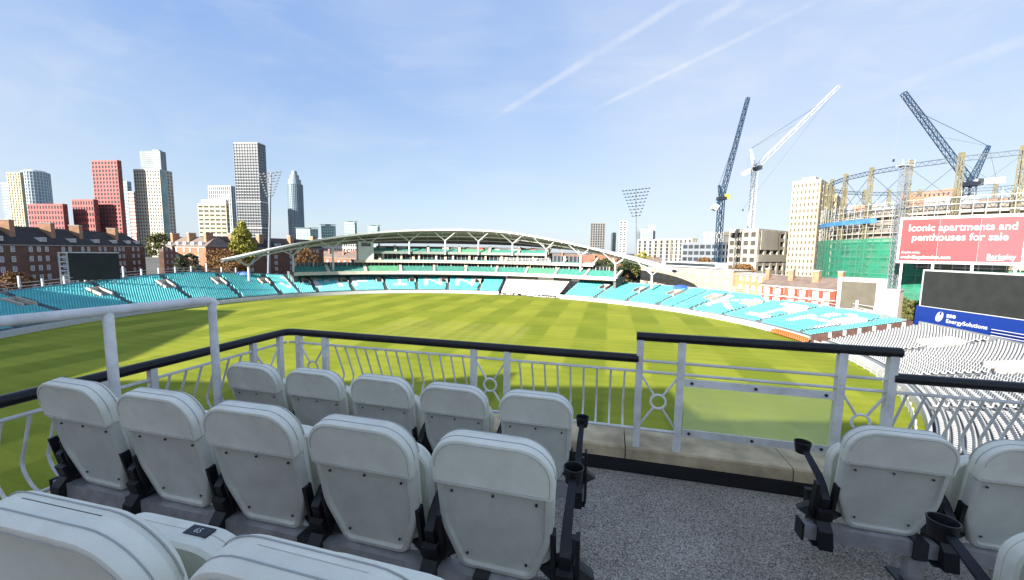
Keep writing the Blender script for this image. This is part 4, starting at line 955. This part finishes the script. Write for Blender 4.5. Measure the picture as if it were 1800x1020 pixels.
for k in range(110):
    a = 2*PI*k/110
    if not (PI*.75 < a < PI*1.75): continue
    m.bar(gp(a, 43.4, 0), gp(a, 43.4, 35.5 + rng.uniform(-1, 1)), .13); m.bar(gp(a, 40.6, 26), gp(a, 40.6, 34.5), .1)
for z in np.arange(1.4, 35, 1.95): 
    for k in range(110):
        a = 2*PI*k/110
        if PI*.75 < a < PI*1.75: m.bar(gp(a, 43.45, z), gp(a + 2*PI/110, 43.45, z), .12)
o = m.build('scaffold_tubes', scaf, dr); o['kind'] = 'stuff'
def shell(nm, a0, a1, z0, z1, m_, r=43.6, n=40):
    rows = [[gp(a0 + (a1-a0)*k/n, r + .08*math.sin(k*2.1 + z), z) for z in np.linspace(z0, z1, 8)] for k in range(n + 1)]
    MB().sweep(rows).build(nm, m_, dr, True)
shell('green_netting', PI*.78, PI*1.14, 0, 23.0, netm); shell('green_netting', PI*1.14, PI*1.6, 0, 13.4, netm)
shell('blue_sheet', PI*.80, PI*1.06, 28.2, 29.8, bluen, 43.65)
for i in range(14):
    a = PI*(.85 + .05*i); q = gp(a, 36, 33); MB().box(q.x-2, q.x+2, q.y-2, q.y+2, 33, 34.2 + (i*7 % 4)*.7).build('roof_unit', [cream, palec, salm][i % 3], dr)
hp = at(1571, 470, 118); hz = zat(1571, 292, 118)
ht = thing('hoist_tower', (hp.x, hp.y, 0), 'slim scaffold hoist tower with a small railed platform on top', 'hoist')
lattice(MB(), (hp.x, hp.y, 0), (hp.x, hp.y, hz), 1.5, 30, .10).build('mast', greyc, ht)
m = MB().box(hp.x-1.8, hp.x+1.8, hp.y-1, hp.y+1, hz, hz + .25)
for s in (-1.8, 0, 1.8): m.bar((hp.x + s, hp.y - 1, hz), (hp.x + s, hp.y - 1, hz + 1.8), .1)
m.bar((hp.x - 1.8, hp.y - 1, hz + 1.0), (hp.x + 1.8, hp.y - 1, hz + 1.0), .08); m.build('platform', palec, ht)

# ------------------------------------------------------------------ the pavilion we stand on (mostly behind the camera)
RZ = math.atan2(UY, UX)
C0 = Vector((-2.2, 3.74))
def T(u, v, z): return Vector((C0.x + UX*u + VX*v, C0.y + UY*u + VY*v, z))
FL = [15.28, 15.48, 15.66]
pv = thing('pavilion', (-30, -18, 0), 'brick pavilion carrying the balcony, behind and below the camera', 'building')
MB().box(-.28, 11, -16, .30, 0, 15.0, T).build('lower_wall', brickr, pv)
MB().box(-100, -31, -30, -4, 0, 25.0).build('main_wall', brickr, pv); MB().box(-31, -8, -30, -8, 0, 22.4).build('wing_wall', brickr, pv)
for gx, gy, w, z0_, z1_ in ((-71,-4,6,25,29.2),(-61,-4,6,25,30.5),(-36,-6,5,22,27.5)):
    MB().add([(gx-w,gy,z0_),(gx+w,gy,z0_),(gx+w,gy-2*w,z0_),(gx-w,gy-2*w,z0_),(gx,gy-w,z1_)], [(0,1,4),(1,2,4),(2,3,4),(3,0,4)]).build('gable_roof', tiler, pv)
st2 = thing('side_stand', (-138, 15, 0), 'tall side stand left of the pavilion, outside the picture', 'grandstand')
MB().loops([[(x_, y_, z_) for x_, y_ in ((-160,-45),(-106,-42),(-108,5),(-125,52),(-160,52))] for z_ in (0, 25)]).build('wall', cream, st2)
tf = MB(); tf.box(-.10, 11, -1.32, .02, 15.0, FL[0], T); tag(tf.build('balcony_floor', carpet), kind='structure')
tf = MB(); tf.box(-.10, 11, -2.15, -1.322, 15.0, FL[1], T); tag(tf.build('balcony_step', carpet), kind='structure')
tf = MB(); tf.box(-.10, 11, -9, -2.152, 15.0, FL[2], T); tag(tf.build('upper_balcony_floor', carpet), kind='structure')
# coping under the railing
ZP = FL[0] + .195
pl = thing('balcony_plinth', T(3, 0, FL[0]), 'weathered stone plinth with black skirting under the railing', 'plinth')
us = [-.32, .95, 2.02, 3.22, 4.38, 5.5, 6.7, 8.0]
for a, b in zip(us[:-1], us[1:]):
    a_, b_ = a + .004, b - .004; prof = [(-.055, FL[0] + .105), (-.045, ZP - .012), (-.033, ZP), (.34, ZP - .01), (.34, FL[0] - .1), (-.02, FL[0] - .1), (-.02, FL[0] + .105)]
    MB().loops([[T(a_, v, z) for v, z in prof], [T(b_, v, z) for v, z in prof]]).build('coping_stone', coping, pl)
for a, b in ((-4.2, -2.6), (-2.59, -1.3), (-1.29, -.06)):
    prof = [(.055, FL[0] + .105), (.045, ZP - .012), (.033, ZP), (-.34, ZP - .01), (-.34, FL[0] - .1), (.02, FL[0] - .1)]
    MB().loops([[T(u_, a, z) for u_, z in prof], [T(u_, b, z) for u_, z in prof]]).build('coping_stone', coping, pl)
MB().box(.03, 8, -.068, -.0205, FL[0] + .003, FL[0] + .10, T).build('skirting', skirt, pl); MB().box(.0205, .068, -4.2, -.07, FL[0] + .003, FL[0] + .10, T).build('skirting', skirt, pl)

# ------------------------------------------------------------------ railings
ZH, ZTOP, ZBOT, ZHI = 16.185, 16.085, 15.62, 16.36
rl_ = thing('balcony_railing', T(2, 0, ZP), 'white balcony railing with bowed bars, ring crosses and a black handrail', 'railing')
Rf = lambda s: (lambda z, o=0.: T(s, o, z))           # along the front
Rs = lambda s: (lambda z, o=0.: T(-o, -s, z))         # along the left side
def vpost(f, zt, w=.05): 
    p = f(ZP - .03); q = f(zt); MB().bar(p, q, w, w*.9, up=(VX, VY, 0)).build('post', rail_white, rl_)
def hrail(fa, fb, z, r, m_, nm, seg=1): MB().tube([fa(z), fb(z)], r, 12).build(nm, m_, rl_, True)
def baluster(f):
    pts = []
    for k in range(13):
        z = ZTOP - (ZTOP - ZBOT)*k/12; e = k/12
        o = .12*e/.66 if e < .66 else .12*max(0, math.cos((e - .66)/.34*PI/2))**.75
        pts.append(f(z, o))
    MB().tube(pts, .0085, 7, False).build('baluster', rail_white, rl_, True)
def cross(fa, fb, z0=ZBOT, z1=ZTOP):
    a0, a1, b0, b1 = fa(z0), fa(z1), fb(z0), fb(z1); c = (a0 + b1)/2; r = .055; x = (b0 - a0).normalized()
    ring_ = [c + x*math.cos(k*PI/12)*r + Vector((0,0,math.sin(k*PI/12)*r)) for k in range(24)]
    MB().tube(ring_, .009, 8, False, True).build('ring', rail_white, rl_, True)
    for q in (a0, a1, b0, b1): d = (q - c).normalized(); MB().tube([c + d*r, q], .0085, 6).build('brace', rail_white, rl_, True)
def bars(mk, s0, s1):
    n = max(1, round((s1 - s0)/.105)); 
    for k in range(1, n): baluster(mk(s0 + (s1 - s0)*k/n))
front_x = [(.13,.43),(1.936,2.234)]; hi_x = [(3.30,3.60),(4.63,4.92)]; side_x = [(.10,.385),(1.17,1.44),(2.5,2.78)]
for a, b in front_x + hi_x: cross(Rf(a), Rf(b))
for a, b in side_x: cross(Rs(a), Rs(b))
for s in [q for p in front_x for q in p]: vpost(Rf(s), ZH - .02)
for s in [q for p in hi_x for q in p]: vpost(Rf(s), ZHI - .02)
for s in [q for p in side_x for q in p]: vpost(Rs(s), ZH - .02, .045)
for s in (6.45, 6.75): vpost(Rf(s), ZH - .02)
bars(Rf, .43, 1.936); bars(Rf, 2.234, 3.30); bars(Rf, 4.92, 6.45); bars(Rs, .385, 1.17); bars(Rs, 1.44, 2.5); bars(Rs, 2.78, 3.9)
hrail(Rf(.02), Rf(3.285), ZTOP, .011, rail_white, 'top_bar'); hrail(Rf(.02), Rf(3.6), ZBOT, .012, rail_white, 'bottom_bar')
hrail(Rf(3.30), Rf(4.92), ZTOP - .0, .011, rail_white, 'top_bar'); hrail(Rf(3.30), Rf(4.92), 16.17, .011, rail_white, 'middle_bar')
hrail(Rf(4.63), Rf(7.9), ZBOT, .012, rail_white, 'bottom_bar'); hrail(Rf(4.92), Rf(7.9), ZTOP, .011, rail_white, 'top_bar')
hrail(Rs(.02), Rs(3.9), ZTOP, .011, rail_white, 'top_bar'); hrail(Rs(.02), Rs(3.9), ZBOT, .012, rail_white, 'bottom_bar')
m = MB(); m.tube([Rs(3.9)(ZH), Rs(.06)(ZH), T(.02, -.02, ZH), Rf(.08)(ZH), Rf(3.29)(ZH)], .034, 14); m.build('handrail', black_rail, rl_, True)
m = MB(); m.tube([Rf(3.27)(ZHI), Rf(4.96)(ZHI)], .034, 14); m.build('handrail', black_rail, rl_, True)
m = MB(); m.tube([Rf(4.93)(ZH), Rf(7.9)(ZH)], .034, 14); m.build('handrail', black_rail, rl_, True)
MB().box(3.635, 4.60, -.004, .004, 15.60, 16.06, T).build('glass_pane', panel_glass, rl_)
for z0_, z1_ in ((16.0, 16.055), (15.605, 15.66)):
    cl_ = MB().box(3.63, 4.605, -.016, -.0045, z0_, z1_, T).build('clamp_bar', rail_white, rl_)
    for s in (3.68, 4.11, 4.55): MB().tube([T(s, -.0165, (z0_+z1_)/2), T(s, -.022, (z0_+z1_)/2)], .011, 10).build('bolt', dark_clamp, cl_)
# tall pipe barrier
pb = thing('pipe_barrier', T(.22, -1.5, FL[1]), 'tall white tubular barrier along the left end of the rows', 'barrier')
zp = 16.62
MB().tube([T(-.35, -5.5, zp), T(.26, -.96, zp), T(.262, -.925, zp - .012), T(.265, -.91, zp - .04)], .028, 14).build('top_rail', rail_white, pb, True)
for v, zf in ((-.93, FL[0]), (-1.49, FL[1]), (-3.2, FL[2])): 
    ub = .26 - (-.94 - v)*.13; o = MB().tube([T(ub, v, zf), T(ub, v, zp)], .026, 14).build('post', rail_white, pb, True); MB().tube([T(ub, v, zf), T(ub, v, zf + .012)], .06, 14).build('foot_plate', dark_clamp, o)

# ------------------------------------------------------------------ upholstered balcony seats
BT = math.radians(10.5)                         # back recline
def SB(x_, s, y):                               # local point on the reclined back: s up the back, y forward from its rear face
    return Vector((x_, .045 - s*math.sin(BT) + y*math.cos(BT), .245 + s*math.cos(BT) + y*math.sin(BT)))
def cushion(P, prof, place): 
    return MB().loops([[place(p.x, p.y, y) for p in offset_poly(P, ins)] for y, ins in prof])
def make_seat():
    root = bpy.data.objects.new('tip_up_chair', None); COL.objects.link(root)
    Ps = rounded([(-.15,.0,.06),(.15,.0,.06),(.222,.20,.25),(.228,.43,.03),(-.228,.43,.03),(-.222,.20,.25)], 6)
    m = cushion(Ps, [(.034,.004),(.020,0),(.004,.001),(-.005,.006),(-.008,.011),(-.008,.027),(.005,.033),(.007,.046)], SB); m.build('back_shell', shell_m, root, True, True)
    Ph = rounded([(-.232,.405,.02),(.232,.405,.02),(.236,.612,.125),(-.236,.612,.125)], 9)
    m = cushion(Ph, [(-.016,.022),(-.019,.010),(-.016,.003),(-.008,0),(.008,0),(.0095,.0035),(.011,0),(.036,0)], SB); hc = m.build('head_cushion', vinyl, root, True, True)
    Pf = rounded([(-.21,.05,.06),(.21,.05,.06),(.236,.612,.125),(-.236,.612,.125)], 9)
    m = cushion(Pf, [(.030,.004),(.034,.0),(.046,0),(.0475,.004),(.049,0),(.058,.006),(.066,.022),(.070,.05)], SB); m.build('back_cushion', vinyl, root, True, True)
    for y_, ins in ((.0095,-.0005),(.0475,-.0005)):
        pts = [SB(p.x, p.y, y_) for p in offset_poly(Ph, ins) if p.y > .45]
        if len(pts) > 3: MB().tube(pts, .0016, 5, False).build('seam', seam_m, hc, True, True)
    pts = [SB(p.x, p.y, -.0175) for p in offset_poly(Ph, .016) if p.y > .42]; MB().tube(pts, .0015, 5, False).build('seam', seam_m, hc, True, True)
    # folded pan
    Pp = rounded([(-.205,.03,.07),(.205,.03,.07),(.215,.43,.11),(-.215,.43,.11)], 7)
    def SP(x_, s, y): return Vector((x_, .150 - s*.08 + y, .25 + s))
    m = cushion(Pp, [(.0,.03),(-.012,.008),(-.004,.0),(.03,0),(.0315,.004),(.033,0),(.058,.004),(.068,.02)], SP); m.build('seat_pan', vinyl, root, True, True)
    m = MB()
    for x_, s in ((-.165,.365),(0,.372),(.165,.365),(-.12,.07),(.12,.07)): m.tube([SB(x_, s, .004), SB(x_, s, -.001)], .0055, 8)
    o = m.build('screws', dark_clamp, root, True, True); o['kind'] = 'stuff'
    return root
def bracket_mesh():
    m = MB(); P = [(-.07,.14),(-.055,.235),(-.02,.275),(-.035,.335),(-.012,.345),(.022,.30),(.075,.305),(.12,.37),(.15,.37),(.135,.28),(.10,.235),(.125,.14)]
    m.loops([[(x_, y + .03, z) for y, z in P] for x_ in (-.032, .032)])
    for s in (-1, 1):                                     # fins up the shell sides
        q = [SB(s*.045 + d, a_, y) for y in (-.008, .03) for d, a_ in ((-.008,.02),(.008,.02),(.008,.25),(-.008,.25))]; m.hexa(q)
    for s in (-1, 1): m.add([(s*.03,.03,.26),(s*.11,.055,.30),(s*.03,.06,.335),(s*.03,.10,.26),(s*.10,.10,.30),(s*.03,.11,.335)], [(0,1,2),(3,5,4),(0,3,4,1),(1,4,5,2),(2,5,3,0)])
    m.box(-.05, .05, -.005, .125, .135, .155); return m
br_me = bracket_mesh().mesh('bracket', black_pl)
def arm_mesh():
    m = MB(); pts = [(0,.06,.33),(0,.035,.42),(0,.08,.475),(0,.27,.545)]
    secs = []
    for (x_, y, z), (w, h) in zip(pts, ((.030,.055),(.030,.05),(.030,.045),(.026,.03))): secs.append([(x_-w/1.6,y-h*.7,z-h*.25),(x_+w/1.6,y-h*.7,z-h*.25),(x_+w/1.6,y+h*.5,z+h*.5),(x_-w/1.6,y+h*.5,z+h*.5)])
    m.loops(secs); return m.mesh('armrest', black_pl, True)
am_me = arm_mesh()
def cup_mesh():
    m = MB(); n = 22; c = lambda r, z: [(r*math.cos(2*PI*k/n), .305 + r*math.sin(2*PI*k/n), z) for k in range(n)]
    m.loops([c(.024,.515), c(.036,.52), c(.043,.578), c(.045,.582), c(.045,.588), c(.041,.588), c(.039,.58), c(.033,.527)], True, True); return m.mesh('cup_holder', black_pl, True)
cp_me = cup_mesh()
tag_m = mat('black_number_plate', (.01,.011,.014), .3, .1, 30)
def part(nm, me, root, loc=(0,0,0)):
    o = bpy.data.objects.new(nm, me); COL.objects.link(o); o.parent = root; o.location = loc; return o
proto = make_seat(); first = [True]
def place_seat(u_, v, fl, label, group, sides):
    if first[0]: o = proto; first[0] = False
    else: o = copy_tree(SRC)
    o.location = T(u_, v + .015, FL[fl]); o.rotation_euler = (random.uniform(-.014, .014), 0, RZ + random.uniform(-.02, .02)); tag(o, label, 'chair', group)
    for s in sides:
        part('bracket', br_me, o, (s*.27, 0, 0))
        if fl == 2: continue
        a_ = part('armrest', am_me, o, (s*.27, 0, 0)); part('cup_holder', cp_me, a_)
    return o
SRC = copy_tree(proto)
PITCHS = .54
V1, V2, V3 = -.79, -1.79, -2.615
ords = ['leftmost', 'second from left', 'middle', 'fourth from left', 'rightmost']
for i in range(5): place_seat(.47 + i*.54, V1, 0, f'grey padded seat, {ords[i]} of the five along the front railing', 'grey padded balcony seats', (-1, 1) if i == 0 else (1,))
for i in range(5): place_seat(.493 + i*.54, V2, 1, f'grey padded seat, {ords[i]} of the five in the second row', 'grey padded balcony seats', (-1, 1) if i == 0 else (1,))
s3 = place_seat(2.061, V3, 2, 'near grey padded seat cut by the lower left corner, with a number plate', 'grey padded balcony seats', (-1, 1))
place_seat(2.601, V3, 2, 'nearest grey padded seat at the bottom edge left of centre', 'grey padded balcony seats', (1,))
for i in range(2): place_seat(4.50 + i*.54, V1, 0, ('front right seat with cup holder arm beside the gangway', 'front right seat cut by the right edge of the picture')[i], 'grey padded balcony seats', (-1, 1) if i == 0 else (1,))
place_seat(4.50, V2, 1, 'second row right seat, only its cup holder arm and edge in view', 'grey padded balcony seats', (-1, 1))
for ch in list(SRC.children_recursive): bpy.data.objects.remove(ch)
bpy.data.objects.remove(SRC)
# number plate on the folded pan of the near seat
MB().loops([[(p.x + .13, .245 + y, .715 + p.y*.0 + (0 if y < .001 else 0)) for p in []] or [(.05,.135,.679),(.115,.135,.679),(.115,.162,.679),(.05,.162,.679)], [(.05,.135,.6825),(.115,.135,.6825),(.115,.162,.6825),(.05,.162,.6825)]]).build('number_plate', tag_m, s3, False, True)
t_ = text_mesh('65', .02, white, 'seat_number', (0,0,0), (1,0,0), (0,1,0), s3, depth=.0004); t_.matrix_parent_inverse = Matrix(); t_.location = (.070, .141, .6832)
# beams under each row
def beam(u0, u1, v, fl, label, legs, clamps):
    z = FL[fl]; root = thing('seat_beam', T((u0+u1)/2, v + .13, z), label, 'seat beam', 'seat beams')
    MB().box(u0, u1, v + .02, v + .085, z + .165, z + .245, T).build('beam', galv, root)
    for e in (u0, u1): MB().box(e - .006, e + .006, v + .013, v + .092, z + .158, z + .252, T).build('end_cap', black_pl, root)
    for l in legs:
        lg = MB().box(l - .035, l + .035, v + .025, v + .08, z, z + .165, T).build('leg', galv, root); MB().box(l - .07, l + .07, v - .02, v + .13, z, z + .012, T).build('foot_plate', dark_clamp, lg)
    for c in clamps: MB().box(c - .03, c + .03, v + .008, v + .095, z + .155, z + .256, T).build('clamp', dark_clamp, root)
beam(.10, 2.95, V1, 0, 'galvanised beam under the front left row of seats', (.7, 2.3), (.7, 2.3))
beam(.14, 2.96, V2, 1, 'galvanised beam under the second left row of seats', (.74, 1.78, 2.6), (.74, 1.78, 2.6))
beam(.10, 2.92, V3, 2, 'galvanised beam under the nearest left row of seats', (.7, 2.3), ())
beam(4.13, 7.5, V1, 0, 'galvanised beam under the front right row of seats', (4.66, 6.2), (4.66, 6.2))
beam(4.13, 7.5, V2, 1, 'galvanised beam under the second right row of seats', (4.9, 6.2), (4.9,))
